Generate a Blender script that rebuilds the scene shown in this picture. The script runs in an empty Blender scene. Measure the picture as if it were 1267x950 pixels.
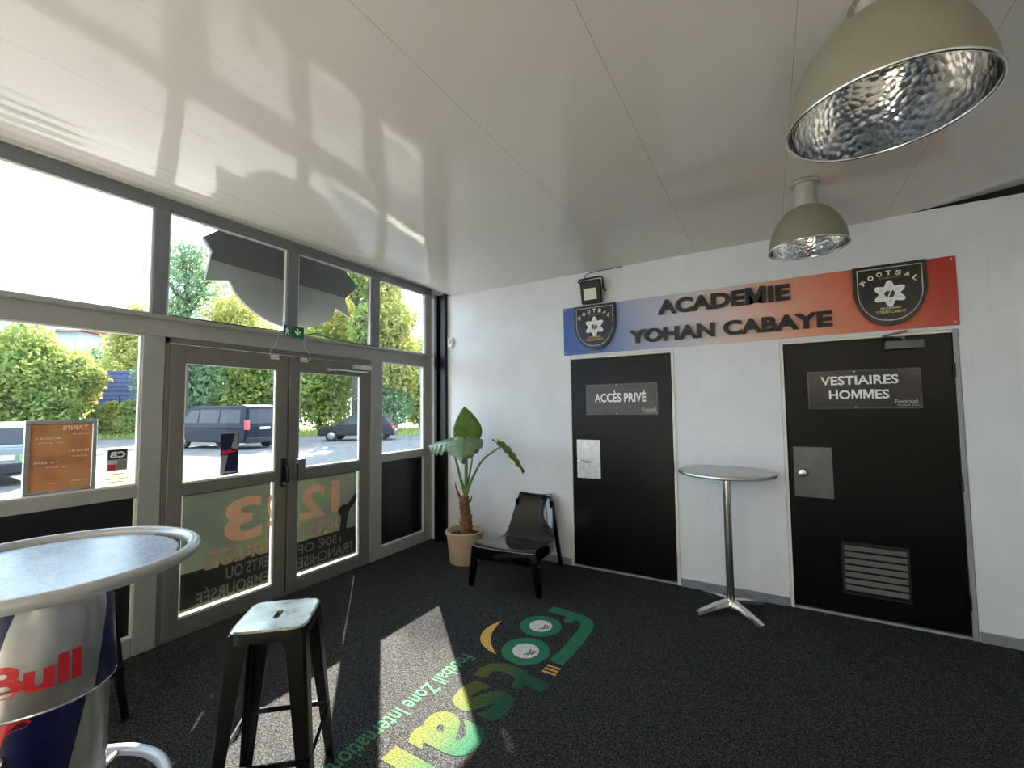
import bpy, bmesh, math, random
import numpy as np
from mathutils import Vector, Matrix

random.seed(7)
R = math.radians
SC = bpy.context.scene
COL = SC.collection

# ------------------------------------------------------------------ camera, light, exposure
FZ = -0.025                                     # level of the carpet
cam_data = bpy.data.cameras.new('camera')
cam_data.sensor_width = 36.0
cam_data.lens = 36.0 * 535.03 / 1267.0
cam_data.clip_start = 0.02
cam_data.clip_end = 400
cam = bpy.data.objects.new('camera', cam_data)
COL.objects.link(cam)
_yaw, _pitch, _roll = R(-30.62), R(3.245), R(-0.626)
_f = Vector((math.sin(_yaw) * math.cos(_pitch), math.cos(_yaw) * math.cos(_pitch), math.sin(_pitch)))
_r0 = Vector((math.cos(_yaw), -math.sin(_yaw), 0))
_u0 = _r0.cross(_f)
_r = _r0 * math.cos(_roll) + _u0 * math.sin(_roll)
_u = -_r0 * math.sin(_roll) + _u0 * math.cos(_roll)
cam.matrix_world = Matrix(((_r.x, _u.x, -_f.x, 3.5925), (_r.y, _u.y, -_f.y, -4.1047), (_r.z, _u.z, -_f.z, 1.5464), (0, 0, 0, 1)))
SC.camera = cam

SKY = 6.5
SUN = 54.0
world = bpy.data.worlds.new('sky')
SC.world = world
world.use_nodes = True
wn = world.node_tree
wn.nodes['Background'].inputs['Strength'].default_value = SKY
wn.nodes['Background'].inputs['Color'].default_value = (0.66, 0.83, 1.0, 1)

sun_data = bpy.data.lights.new('sun', 'SUN')
sun_data.energy = SUN
sun_data.angle = R(0.53)
sun_data.color = (1.0, 0.89, 0.74)
sun = bpy.data.objects.new('sun', sun_data)
COL.objects.link(sun)
SUN_DIR = Vector((0.735, -0.678, -0.637))
sun.rotation_euler = SUN_DIR.to_track_quat('-Z', 'Y').to_euler()
sun.location = (-20, 20, 20)

SC.view_settings.view_transform = 'Standard'
SC.view_settings.look = 'None'
SC.view_settings.gamma = 1.0
SC.view_settings.use_curve_mapping = False
SC.view_settings.exposure = 0.0

# ------------------------------------------------------------------ materials
def srgb(r, g, b):
    def c(v):
        v /= 255.0
        return v / 12.92 if v <= 0.04045 else ((v + 0.055) / 1.055) ** 2.4
    return (c(r), c(g), c(b), 1.0)

class NT:
    def __init__(s, m):
        s.t = m.node_tree
        s.n = s.t.nodes
        s.b = s.n['Principled BSDF']
        s.out = s.n['Material Output']
    def new(s, kind, **kw):
        n = s.n.new(kind)
        for k, v in kw.items():
            setattr(n, k, v)
        return n
    def link(s, a, b):
        s.t.links.new(a, b)
    def math(s, op, a, b=None, clamp=False):
        n = s.new('ShaderNodeMath', operation=op, use_clamp=clamp)
        for i, v in enumerate((a, b)):
            if v is None:
                continue
            if isinstance(v, (int, float)):
                n.inputs[i].default_value = v
            else:
                s.link(v, n.inputs[i])
        return n.outputs[0]
    def coords(s, which='Object'):
        return s.new('ShaderNodeTexCoord').outputs[which]
    def noise(s, vec, scale, detail=3.0, rough=0.55, stretch=None):
        if stretch:
            mp = s.new('ShaderNodeMapping')
            mp.inputs['Scale'].default_value = stretch
            s.link(vec, mp.inputs['Vector'])
            vec = mp.outputs[0]
        n = s.new('ShaderNodeTexNoise')
        n.inputs['Scale'].default_value = scale
        n.inputs['Detail'].default_value = detail
        n.inputs['Roughness'].default_value = rough
        s.link(vec, n.inputs['Vector'])
        return n.outputs['Fac']
    def ramp(s, fac, stops, interp='LINEAR'):
        n = s.new('ShaderNodeValToRGB')
        n.color_ramp.interpolation = interp
        e = n.color_ramp.elements
        while len(e) < len(stops):
            e.new(0.5)
        for el, (p, c) in zip(e, stops):
            el.position = p
            el.color = c
        s.link(fac, n.inputs[0])
        return n.outputs[0]
    def mix(s, fac, a, b):
        n = s.new('ShaderNodeMix', data_type='RGBA')
        for sock, v in ((n.inputs[0], fac), (n.inputs[6], a), (n.inputs[7], b)):
            if isinstance(v, (int, float)):
                sock.default_value = v
            elif isinstance(v, tuple):
                sock.default_value = v
            else:
                s.link(v, sock)
        return n.outputs[2]
    def bump(s, height, strength, dist):
        n = s.new('ShaderNodeBump')
        n.inputs['Strength'].default_value = strength
        n.inputs['Distance'].default_value = dist
        s.link(height, n.inputs['Height'])
        s.link(n.outputs[0], s.b.inputs['Normal'])

def mat(name, col, rough=0.5, metal=0.0, vary=0.12, scale=14.0, bump=0.0, bump_scale=60.0, coat=0.0, spec=0.5, alpha=None):
    m = bpy.data.materials.new(name)
    m.use_nodes = True
    k = NT(m)
    k.b.inputs['Roughness'].default_value = rough
    k.b.inputs['Metallic'].default_value = metal
    k.b.inputs['Coat Weight'].default_value = coat
    k.b.inputs['Coat Roughness'].default_value = 0.08
    k.b.inputs['Specular IOR Level'].default_value = spec
    co = k.coords()
    f = k.noise(co, scale)
    lo = tuple(max(0.0, c * (1 - vary)) for c in col[:3]) + (1,)
    hi = tuple(min(1.0, c * (1 + vary)) for c in col[:3]) + (1,)
    k.link(k.ramp(f, [(0.3, lo), (0.7, hi)]), k.b.inputs['Base Color'])
    if bump:
        k.bump(k.noise(co, bump_scale, 4.0), 1.0, bump)
    m.diffuse_color = col
    return m

MT = {}
MT['frame'] = mat('grey_aluminium_paint', srgb(154, 157, 156), 0.38, 0.0, 0.04, 5)
MT['frame_shaded'] = mat('shaded_aluminium_paint', srgb(112, 118, 124), 0.4, 0.0, 0.04, 5)  # same frame paint, darkened for the backlit look of the upper members
MT['leaf'] = mat('dark_grey_door_paint', srgb(112, 112, 107), 0.42, 0.0, 0.05, 5)
MT['bead'] = mat('lit_edge_bead', srgb(225, 226, 224), 0.28, 0.0, 0.03, 8)  # paleness stands in for sunlit and reflecting edges of the reveals
MT['black_panel'] = mat('black_infill_panel', srgb(22, 23, 26), 0.28, 0.0, 0.1, 6)
MT['black_steel'] = mat('black_painted_steel', srgb(9, 9, 10), 0.35, 0.0, 0.15, 10, spec=0.32)
MT['black_gloss'] = mat('black_gloss_plastic', srgb(6, 6, 7), 0.12, 0.0, 0.1, 6, 0.0006, 25, coat=0.3)
MT['black_plain'] = mat('black_matt_plastic', srgb(18, 18, 19), 0.5, 0.0, 0.1)
MT['black_letter'] = mat('black_letter_foam', srgb(14, 14, 15), 0.45, 0.0, 0.08)
MT['white_plastic'] = mat('white_plastic', srgb(228, 228, 224), 0.4, 0.0, 0.03)
MT['trim_white'] = mat('ivory_door_trim', srgb(226, 224, 214), 0.35, 0.0, 0.05)
MT['trim_grey'] = mat('grey_door_trim', srgb(150, 154, 160), 0.35, 0.0, 0.05)
MT['skirting'] = mat('grey_skirting_paint', srgb(128, 136, 146), 0.5, 0.0, 0.12, 8)
MT['steel'] = mat('brushed_steel', (0.55, 0.55, 0.54, 1), 0.3, 1.0, 0.12, 20)
MT['alu'] = mat('polished_aluminium', (0.72, 0.72, 0.71, 1), 0.22, 1.0, 0.08, 30)
MT['alu_plate'] = mat('worn_aluminium_plate', (0.62, 0.62, 0.60, 1), 0.42, 0.75, 0.14, 18, 0.0003, 80)
MT['dull_plate'] = mat('dull_grey_plate', srgb(104, 106, 102), 0.5, 0.1, 0.1, 12)
MT['white_text'] = mat('white_lettering', srgb(238, 238, 236), 0.45, 0.0, 0.02)
MT['grey_text'] = mat('grey_lettering', srgb(170, 170, 170), 0.5, 0.0, 0.05)
MT['gold'] = mat('gold_lettering', srgb(205, 185, 120), 0.45, 0.0, 0.1)
MT['cream'] = mat('cream_print', srgb(232, 228, 196), 0.45, 0.0, 0.1)
MT['plaque_brown'] = mat('brown_black_plaque', srgb(52, 46, 43), 0.3, 0.0, 0.08)
MT['plaque_black'] = mat('black_plaque', srgb(20, 21, 22), 0.25, 0.0, 0.08)
MT['exit_green'] = mat('green_exit_plastic', srgb(8, 96, 62), 0.35, 0.0, 0.1)
MT['pot'] = mat('beige_plastic_pot', srgb(196, 176, 150), 0.45, 0.0, 0.05, 9)
MT['soil'] = mat('dark_potting_soil', srgb(52, 38, 30), 0.95, 0.0, 0.4, 60, 0.01, 60)
MT['bark'] = mat('brown_scaly_stem', srgb(122, 82, 58), 0.8, 0.0, 0.45, 30, 0.006, 40)
MT['petiole'] = mat('green_leaf_stalk', srgb(98, 124, 52), 0.4, 0.0, 0.2, 12)
MT['lamp_out'] = mat('beige_grey_enamel', srgb(138, 136, 116), 0.42, 0.0, 0.04, 6, 0.0004, 200)
MT['lamp_neck'] = mat('pale_grey_enamel', srgb(178, 176, 166), 0.4, 0.0, 0.04)
MT['rim_metal'] = mat('bright_rim_metal', (0.75, 0.75, 0.73, 1), 0.2, 1.0, 0.05)
MT['flood_glass'] = mat('frosted_flood_glass', srgb(222, 220, 205), 0.25, 0.0, 0.05)
MT['ring_paint'] = mat('grey_ring_paint', srgb(176, 180, 182), 0.32, 0.2, 0.06, 10)
MT['red'] = mat('red_print', srgb(196, 36, 48), 0.35, 0.0, 0.08)
MT['asphalt'] = mat('pale_asphalt', (0.10, 0.098, 0.094, 1), 0.9, 0.0, 0.35, 3.0)
MT['verge'] = mat('mown_grass', (0.055, 0.085, 0.03, 1), 0.9, 0.0, 0.4, 2.0)
MT['tree_bark'] = mat('grey_brown_bark', (0.05, 0.04, 0.03, 1), 0.9, 0.0, 0.3, 5)
MT['car_dark'] = mat('dark_metallic_paint', (0.007, 0.010, 0.018, 1), 0.4, 0.0, 0.05, 3, coat=0.0, spec=0.16)
MT['car_grey'] = mat('grey_metallic_paint', (0.018, 0.018, 0.022, 1), 0.4, 0.0, 0.05, 3, coat=0.0, spec=0.2)
MT['car_silver'] = mat('silver_blue_paint', (0.16, 0.19, 0.22, 1), 0.3, 0.3, 0.05, 3, coat=1.0)
MT['car_glass'] = mat('dark_car_glass', (0.02, 0.025, 0.028, 1), 0.12, 0.0, 0.05, 3, spec=0.3)
MT['tyre'] = mat('black_tyre', (0.012, 0.012, 0.012, 1), 0.8, 0.0, 0.1)
MT['hub'] = mat('grey_wheel_hub', (0.3, 0.3, 0.3, 1), 0.35, 0.7, 0.1)
MT['tail_red'] = mat('red_tail_lens', (0.5, 0.02, 0.03, 1), 0.15, 0.0, 0.05, coat=0.6)
MT['plate_white'] = mat('white_number_plate', (0.5, 0.5, 0.48, 1), 0.4, 0.0, 0.02)
MT['lime'] = mat('lime_green_sticker', (0.15, 0.4, 0.06, 1), 0.4, 0.0, 0.05)
MT['container'] = mat('blue_container_paint', (0.05, 0.065, 0.17, 1), 0.5, 0.0, 0.1, 2)
MT['far_white'] = mat('white_house_render', (0.4, 0.4, 0.4, 1), 0.8, 0.0, 0.06, 1)
MT['far_red'] = mat('red_roof_tiles', (0.18, 0.07, 0.05, 1), 0.8, 0.0, 0.15, 2)
MT['far_grey'] = mat('grey_roof_sheet', (0.08, 0.085, 0.1, 1), 0.7, 0.0, 0.1, 2)
MT['fence'] = mat('dark_fence_metal', (0.02, 0.03, 0.03, 1), 0.5, 0.0, 0.1)
MT['soffit'] = mat('white_soffit', srgb(214, 214, 210), 0.6, 0.0, 0.03)
MT['board_dark'] = mat('grey_board_back', srgb(84, 88, 86), 0.7, 0.0, 0.08, 4)
MT['board_mid'] = mat('mid_grey_board_back', srgb(150, 154, 150), 0.7, 0.0, 0.08, 4)
MT['cable'] = mat('grey_cable', srgb(70, 70, 70), 0.5, 0.0, 0.05)
MT['cable_white'] = mat('white_cable', srgb(205, 205, 200), 0.45, 0.0, 0.04)
MT['void'] = mat('dark_ceiling_void', srgb(92, 84, 70), 0.9, 0.0, 0.2, 6)
MT['smile'] = mat('yellow_carpet_print', srgb(226, 166, 84), 0.95, 0.0, 0.6, 130, 0.003, 260)
MT['carpet_white'] = mat('white_carpet_print', srgb(222, 226, 224), 0.95, 0.0, 0.6, 130, 0.003, 260)
MT['carpet_dark'] = mat('black_carpet_print', srgb(26, 30, 32), 0.95, 0.0, 0.6, 130, 0.003, 260)
MT['carpet_sub'] = mat('green_carpet_lettering', srgb(58, 118, 82), 0.95, 0.0, 0.6, 130, 0.003, 260)

# carpet: anthracite pile flecked with paler fibres
def carpet():
    m = bpy.data.materials.new('anthracite_carpet'); m.use_nodes = True; k = NT(m)
    co = k.coords()
    f1 = k.noise(co, 130.0, 3.0, 0.75)
    f2 = k.noise(co, 2.2, 3.0)
    c = k.ramp(f1, [(0.36, (0.004, 0.006, 0.008, 1)), (0.48, (0.016, 0.021, 0.025, 1)), (0.62, (0.12, 0.11, 0.10, 1))])
    d = k.mix(k.math('MULTIPLY', f2, 0.5), c, (0.02, 0.024, 0.032, 1))
    k.link(d, k.b.inputs['Base Color'])
    k.b.inputs['Roughness'].default_value = 1.0
    k.b.inputs['Specular IOR Level'].default_value = 0.1
    k.bump(f1, 0.6, 0.004)
    return m
MT['carpet'] = carpet()
MT['bounce_floor'] = mat('pale_bounce_floor', (0.62, 0.57, 0.49, 1), 0.5, 0.0, 0.06, 3)  # pale tone chosen to bounce warm light up from behind the camera
MT['slat'] = mat('dark_grey_slat_paint', srgb(92, 93, 92), 0.45, 0.0, 0.05)

# carpet logo: printed gradient, yellow on the near side of each letter, green on the far side
def carpet_logo():
    m = bpy.data.materials.new('green_yellow_carpet_print'); m.use_nodes = True; k = NT(m)
    co = k.coords()
    sp = k.new('ShaderNodeSeparateXYZ'); k.link(co, sp.inputs[0])
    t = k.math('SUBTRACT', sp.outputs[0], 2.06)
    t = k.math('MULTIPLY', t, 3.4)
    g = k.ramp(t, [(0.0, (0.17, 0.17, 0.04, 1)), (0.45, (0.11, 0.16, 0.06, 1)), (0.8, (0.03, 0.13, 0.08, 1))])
    f = k.noise(co, 130.0, 3.0, 0.75)
    k.link(k.mix(k.ramp(f, [(0.40, (0, 0, 0, 1)), (0.62, (0.9, 0.9, 0.9, 1))]), g, (0.015, 0.04, 0.022, 1)), k.b.inputs['Base Color'])
    k.b.inputs['Roughness'].default_value = 1.0
    k.b.inputs['Specular IOR Level'].default_value = 0.1
    k.bump(f, 0.6, 0.004)
    return m
MT['logo'] = carpet_logo()
MT['logo_green'] = mat('green_carpet_print', srgb(34, 112, 84), 1.0, 0.0, 0.6, 130, 0.003, 260)

# glossy stretched ceiling
def ceiling_mat():
    m = bpy.data.materials.new('glossy_off_white_ceiling'); m.use_nodes = True; k = NT(m)
    co = k.coords()
    k.link(k.ramp(k.noise(co, 0.8), [(0.3, srgb(230, 228, 222)), (0.7, srgb(235, 233, 228))]), k.b.inputs['Base Color'])
    k.b.inputs['Roughness'].default_value = 0.09
    k.b.inputs['Specular IOR Level'].default_value = 0.42
    k.bump(k.noise(co, 1.6, 2.0), 1.0, 0.006)
    return m
MT['ceiling'] = ceiling_mat()

# white cladding wall: faint upright ribs and scuffs
def wall_mat():
    m = bpy.data.materials.new('white_wall_cladding'); m.use_nodes = True; k = NT(m)
    co = k.coords()
    sp = k.new('ShaderNodeSeparateXYZ'); k.link(co, sp.inputs[0])
    dirt = k.noise(co, 3.0, 5.0, 0.6)
    spots = k.noise(co, 26.0, 2.0, 0.5)
    c = k.ramp(dirt, [(0.3, srgb(222, 226, 230)), (0.7, srgb(231, 235, 239))])
    c = k.mix(k.ramp(spots, [(0.74, (0, 0, 0, 1)), (0.8, (0.4, 0.4, 0.4, 1))]), c, srgb(150, 150, 150))
    k.link(c, k.b.inputs['Base Color'])
    k.b.inputs['Roughness'].default_value = 0.42
    w = k.math('ADD', sp.outputs[0], sp.outputs[1])
    w = k.math('FRACT', k.math('MULTIPLY', w, 10.0))
    rib = k.ramp(w, [(0.0, (0, 0, 0, 1)), (0.04, (1, 1, 1, 1)), (0.96, (1, 1, 1, 1)), (1.0, (0, 0, 0, 1))])
    k.bump(rib, 0.35, 0.0015)
    return m
MT['wall'] = wall_mat()

def black_door_mat():
    m = bpy.data.materials.new('black_gloss_door_paint'); m.use_nodes = True; k = NT(m)
    co = k.coords()
    k.link(k.ramp(k.noise(co, 3.0), [(0.3, srgb(9, 9, 9)), (0.7, srgb(14, 13, 13))]), k.b.inputs['Base Color'])
    k.b.inputs['Roughness'].default_value = 0.3
    k.b.inputs['Specular IOR Level'].default_value = 0.2
    k.bump(k.noise(co, 60.0, 3.0), 0.7, 0.0012)
    return m
MT['black_door'] = black_door_mat()

def banner_mat():
    m = bpy.data.materials.new('banner_print'); m.use_nodes = True; k = NT(m)
    co = k.coords('Generated')
    sp = k.new('ShaderNodeSeparateXYZ'); k.link(co, sp.inputs[0])
    t = k.math('ADD', sp.outputs[0], k.math('MULTIPLY', k.math('SUBTRACT', sp.outputs[2], 0.5), 0.05))
    c = k.ramp(t, [(0.0, srgb(42, 88, 168)), (0.11, srgb(76, 110, 178)), (0.24, srgb(156, 168, 198)), (0.38, srgb(202, 200, 212)), (0.53, srgb(224, 198, 188)),
                   (0.70, srgb(224, 152, 122)), (0.85, srgb(212, 98, 70)), (1.0, srgb(176, 46, 38))])
    k.link(c, k.b.inputs['Base Color'])
    k.b.inputs['Roughness'].default_value = 0.35
    return m
MT['banner'] = banner_mat()

def glass_mat(name, tint, refl=1.0, dirt=0.0):
    m = bpy.data.materials.new(name); m.use_nodes = True; k = NT(m)
    k.n.remove(k.b)
    lw = k.new('ShaderNodeLayerWeight'); lw.inputs['Blend'].default_value = 0.5
    p5 = k.math('POWER', lw.outputs['Facing'], 4.0)
    fac = k.math('MULTIPLY', k.math('ADD', k.math('MULTIPLY', p5, 0.9), 0.03), refl, True)
    tr = k.new('ShaderNodeBsdfTransparent'); tr.inputs[0].default_value = tint
    gl = k.new('ShaderNodeBsdfGlossy'); gl.inputs['Roughness'].default_value = 0.01
    mx = k.new('ShaderNodeMixShader')
    k.link(fac, mx.inputs[0]); k.link(tr.outputs[0], mx.inputs[1]); k.link(gl.outputs[0], mx.inputs[2])
    k.link(mx.outputs[0], k.out.inputs[0])
    return m
MT['glass'] = glass_mat('clear_window_glass', (0.955, 0.97, 0.98, 1))

def film_mat(name, stops, trans, scale=2.0):
    """thin printed sheet seen from its back: part of the daylight comes through"""
    m = bpy.data.materials.new(name); m.use_nodes = True; k = NT(m)
    k.b.inputs['Roughness'].default_value = 0.35
    co = k.coords()
    c = k.ramp(k.noise(co, scale, 2.0), stops)
    k.link(c, k.b.inputs['Base Color'])
    tl = k.new('ShaderNodeBsdfTranslucent'); k.link(c, tl.inputs[0])
    mx = k.new('ShaderNodeMixShader'); mx.inputs[0].default_value = trans
    k.link(k.b.outputs[0], mx.inputs[1]); k.link(tl.outputs[0], mx.inputs[2])
    k.link(mx.outputs[0], k.out.inputs[0])
    return m
MT['film'] = film_mat('olive_window_film', [(0.35, srgb(68, 74, 66)), (0.6, srgb(80, 90, 68)), (0.75, srgb(98, 106, 78))], 0.10)
MT['film_dark'] = film_mat('dark_window_film', [(0.3, srgb(46, 48, 46)), (0.7, srgb(54, 58, 50))], 0.1)
MT['film_orange'] = film_mat('orange_film_print', [(0.3, srgb(236, 186, 152)), (0.7, srgb(240, 196, 164))], 0.05)
MT['film_tan'] = film_mat('tan_film_print', [(0.3, srgb(190, 168, 136)), (0.7, srgb(196, 174, 144))], 0.05)
MT['film_grey'] = film_mat('grey_film_print', [(0.3, srgb(130, 126, 118)), (0.7, srgb(140, 136, 128))], 0.05)
MT['poster'] = film_mat('orange_brown_poster', [(0.3, srgb(160, 118, 84)), (0.5, srgb(186, 142, 102)), (0.72, srgb(172, 146, 122))], 0.16, 7.0)
MT['poster_text'] = film_mat('pale_poster_print', [(0.3, srgb(250, 232, 208)), (0.7, srgb(252, 238, 216))], 0.25)
MT['sticker_navy'] = film_mat('navy_sticker', [(0.3, srgb(22, 32, 70)), (0.7, srgb(28, 38, 84))], 0.2)
MT['sticker_silver'] = film_mat('silver_sticker', [(0.3, srgb(160, 164, 170)), (0.7, srgb(176, 180, 186))], 0.2)
MT['sticker_teal'] = film_mat('teal_sticker', [(0.3, srgb(30, 66, 74)), (0.7, srgb(36, 74, 82))], 0.25)
MT['sticker_cream'] = film_mat('cream_sticker', [(0.3, srgb(236, 232, 204)), (0.7, srgb(242, 238, 214))], 0.45)

def leaf_mat(name, a, b, trans=0.45, rough=0.5, scale=0.6):
    m = bpy.data.materials.new(name); m.use_nodes = True; k = NT(m)
    k.b.inputs['Roughness'].default_value = rough
    k.b.inputs['Specular IOR Level'].default_value = 0.25
    co = k.coords()
    c = k.ramp(k.noise(co, scale, 4.0, 0.7), [(0.3, a), (0.7, b)])
    k.link(c, k.b.inputs['Base Color'])
    tl = k.new('ShaderNodeBsdfTranslucent'); k.link(c, tl.inputs[0])
    mx = k.new('ShaderNodeMixShader'); mx.inputs[0].default_value = trans
    k.link(k.b.outputs[0], mx.inputs[1]); k.link(tl.outputs[0], mx.inputs[2])
    k.link(mx.outputs[0], k.out.inputs[0])
    return m
MT['fol_yellow'] = leaf_mat('yellow_green_leaves', (0.30, 0.31, 0.085, 1), (0.46, 0.44, 0.13, 1))
MT['fol_mid'] = leaf_mat('mid_green_leaves', (0.18, 0.27, 0.08, 1), (0.38, 0.42, 0.11, 1))
MT['fol_dark'] = leaf_mat('blue_green_leaves', (0.14, 0.24, 0.13, 1), (0.24, 0.34, 0.15, 1))
MT['blade'] = leaf_mat('glossy_plant_leaf', srgb(92, 132, 58), srgb(128, 164, 76), 0.45, 0.3, 9)

MT['blade_grey'] = leaf_mat('grey_green_plant_leaf', srgb(112, 138, 104), srgb(146, 168, 134), 0.2, 0.28, 9)

def can_mat(lower):
    m = bpy.data.materials.new('blue_silver_quarter_print_' + ('lower' if lower else 'upper')); m.use_nodes = True; k = NT(m)
    co = k.coords()
    sp = k.new('ShaderNodeSeparateXYZ'); k.link(co, sp.inputs[0])
    th = k.math('DEGREES', k.math('ARCTAN2', sp.outputs[1], sp.outputs[0]))
    z = k.math('SUBTRACT', sp.outputs[2], 0.715)
    s = k.math('DIVIDE', k.math('ADD', k.math('SUBTRACT', th, k.math('MULTIPLY', z, 80.0)), 60.0 + 720.0), 180.0)
    f = k.math('FRACT', s)
    q = k.math('LESS_THAN', f, 0.48)
    n = k.noise(co, 30.0)
    silver = k.ramp(n, [(0.3, srgb(176, 178, 178)), (0.7, srgb(186, 188, 188))])
    blue = k.ramp(n, [(0.3, srgb(14, 18, 62)), (0.7, srgb(18, 24, 76))])
    k.link(k.mix(q, silver, blue) if lower else k.mix(q, blue, silver), k.b.inputs['Base Color'])
    k.link(k.math('MULTIPLY', k.math('SUBTRACT', 1.0, q) if lower else q, 0.8), k.b.inputs['Metallic'])
    k.b.inputs['Roughness'].default_value = 0.32
    return m
MT['can_low'] = can_mat(True)
MT['can_up'] = can_mat(False)

def top_mat():
    m = bpy.data.materials.new('blue_white_gloss_tabletop'); m.use_nodes = True; k = NT(m)
    co = k.coords()
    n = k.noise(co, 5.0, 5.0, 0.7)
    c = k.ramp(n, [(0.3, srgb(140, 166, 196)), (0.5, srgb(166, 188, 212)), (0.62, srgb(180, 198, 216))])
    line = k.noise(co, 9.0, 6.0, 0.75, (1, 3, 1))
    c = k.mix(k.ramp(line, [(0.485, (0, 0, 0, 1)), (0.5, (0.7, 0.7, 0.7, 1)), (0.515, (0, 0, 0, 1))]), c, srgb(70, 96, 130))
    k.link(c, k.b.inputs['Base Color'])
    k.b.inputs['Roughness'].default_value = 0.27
    k.b.inputs['Specular IOR Level'].default_value = 0.22
    return m
MT['can_top'] = top_mat()

def seat_mat():
    m = bpy.data.materials.new('worn_bare_metal_seat'); m.use_nodes = True; k = NT(m)
    co = k.coords()
    n = k.noise(co, 16.0, 5.0, 0.7)
    k.link(k.ramp(n, [(0.3, (0.34, 0.36, 0.31, 1)), (0.6, (0.52, 0.54, 0.47, 1))]), k.b.inputs['Base Color'])
    k.b.inputs['Metallic'].default_value = 0.9
    k.link(k.ramp(n, [(0.3, (0.22, 0.22, 0.22, 1)), (0.7, (0.36, 0.36, 0.36, 1))]), k.b.inputs['Roughness'])
    return m
MT['seat'] = seat_mat()

def glow_mat():  # glowing shell of the added fill lamps
    m = bpy.data.materials.new('warm_fill_globe'); m.use_nodes = True; k = NT(m)
    k.b.inputs['Base Color'].default_value = (.8, .75, .65, 1)
    k.b.inputs['Emission Color'].default_value = (1.0, .82, .56, 1)
    k.b.inputs['Emission Strength'].default_value = 6.0
    return m
MT['fill_glow'] = glow_mat()

def facet_mat():
    m = bpy.data.materials.new('hammered_aluminium_reflector'); m.use_nodes = True; k = NT(m)
    k.b.inputs['Metallic'].default_value = 1.0
    k.b.inputs['Roughness'].default_value = 0.16
    k.b.inputs['Base Color'].default_value = (0.62, 0.64, 0.66, 1)
    v = k.new('ShaderNodeTexVoronoi'); v.inputs['Scale'].default_value = 42.0
    k.link(k.coords(), v.inputs['Vector'])
    k.bump(v.outputs['Distance'], 0.35, 0.006)
    return m
MT['reflector'] = facet_mat()

# ------------------------------------------------------------------ mesh helpers
def bm_new():
    return bmesh.new()

def box(bm, x0, x1, y0, y1, z0, z1, bev=0.0, seg=1):
    b = bmesh.new()
    bmesh.ops.create_cube(b, size=1.0)
    for v in b.verts:
        v.co = Vector(((x0 + x1) / 2 + v.co.x * (x1 - x0), (y0 + y1) / 2 + v.co.y * (y1 - y0), (z0 + z1) / 2 + v.co.z * (z1 - z0)))
    if bev:
        bmesh.ops.bevel(b, geom=b.edges[:], offset=bev, segments=seg, affect='EDGES', profile=0.5)
    join(bm, b)

def join(bm, b, mtx=None):
    me = bpy.data.meshes.new('t')
    b.to_mesh(me); b.free()
    if mtx is not None:
        me.transform(mtx)
    bm.from_mesh(me)
    bpy.data.meshes.remove(me)

def tube(bm, pts, rad, seg=10, closed=False):
    pts = [Vector(p) for p in pts]
    n = len(pts)
    rads = rad if isinstance(rad, (list, tuple)) else [rad] * n
    rings = []
    ref = None
    for i, p in enumerate(pts):
        if closed:
            d = pts[(i + 1) % n] - pts[i - 1]
        else:
            d = pts[min(i + 1, n - 1)] - pts[max(i - 1, 0)]
        d.normalize()
        if ref is None:
            ref = Vector((0, 0, 1)) if abs(d.z) < 0.9 else Vector((1, 0, 0))
        a = d.cross(ref).normalized()
        b = a.cross(d).normalized()
        ref = b
        rings.append([bm.verts.new(p + (a * math.cos(2 * math.pi * j / seg) + b * math.sin(2 * math.pi * j / seg)) * rads[i]) for j in range(seg)])
    m = n if closed else n - 1
    for i in range(m):
        A, B = rings[i], rings[(i + 1) % n]
        for j in range(seg):
            bm.faces.new((A[j], A[(j + 1) % seg], B[(j + 1) % seg], B[j]))
    if not closed:
        bm.faces.new(rings[0][::-1]); bm.faces.new(rings[-1])

def lathe(bm, prof, seg=40, c=(0, 0, 0)):
    """prof: (radius, z) list; radius 0 closes the end"""
    rings = []
    for r, z in prof:
        if r <= 1e-6:
            rings.append([bm.verts.new((c[0], c[1], c[2] + z))])
        else:
            rings.append([bm.verts.new((c[0] + r * math.cos(2 * math.pi * j / seg), c[1] + r * math.sin(2 * math.pi * j / seg), c[2] + z)) for j in range(seg)])
    for A, B in zip(rings, rings[1:]):
        for j in range(seg):
            k = (j + 1) % seg
            if len(A) == 1 and len(B) == 1:
                continue
            if len(A) == 1:
                bm.faces.new((A[0], B[k], B[j]))
            elif len(B) == 1:
                bm.faces.new((A[j], A[k], B[0]))
            else:
                bm.faces.new((A[j], A[k], B[k], B[j]))

def prism(bm, poly, fn0, fn1):
    """poly 2-D outline; fn0/fn1 map it to the two faces"""
    a = [bm.verts.new(fn0(*p)) for p in poly]
    b = [bm.verts.new(fn1(*p)) for p in poly]
    n = len(poly)
    bm.faces.new(a[::-1]); bm.faces.new(b)
    for i in range(n):
        j = (i + 1) % n
        bm.faces.new((a[i], a[j], b[j], b[i]))

def build(name, bm, m, parent=None, smooth=False, world=True, origin=None):
    bmesh.ops.recalc_face_normals(bm, faces=bm.faces[:])
    me = bpy.data.meshes.new(name)
    bm.to_mesh(me); bm.free()
    ms = m if isinstance(m, (list, tuple)) else [m]
    for x in ms:
        me.materials.append(MT[x])
    if smooth:
        me.shade_smooth()
        if smooth != 'full':
            me.set_sharp_from_angle(angle=R(38))
    o = bpy.data.objects.new(name, me)
    COL.objects.link(o)
    if parent is not None:
        o.parent = parent
        if world:
            off = Vector((0, 0, 0)); q = parent
            while q is not None:
                off += q.location; q = q.parent
            me.transform(Matrix.Translation(-off))
    elif origin is not None:
        me.transform(Matrix.Translation(-Vector(origin)))
        o.location = origin
    return o

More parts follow.
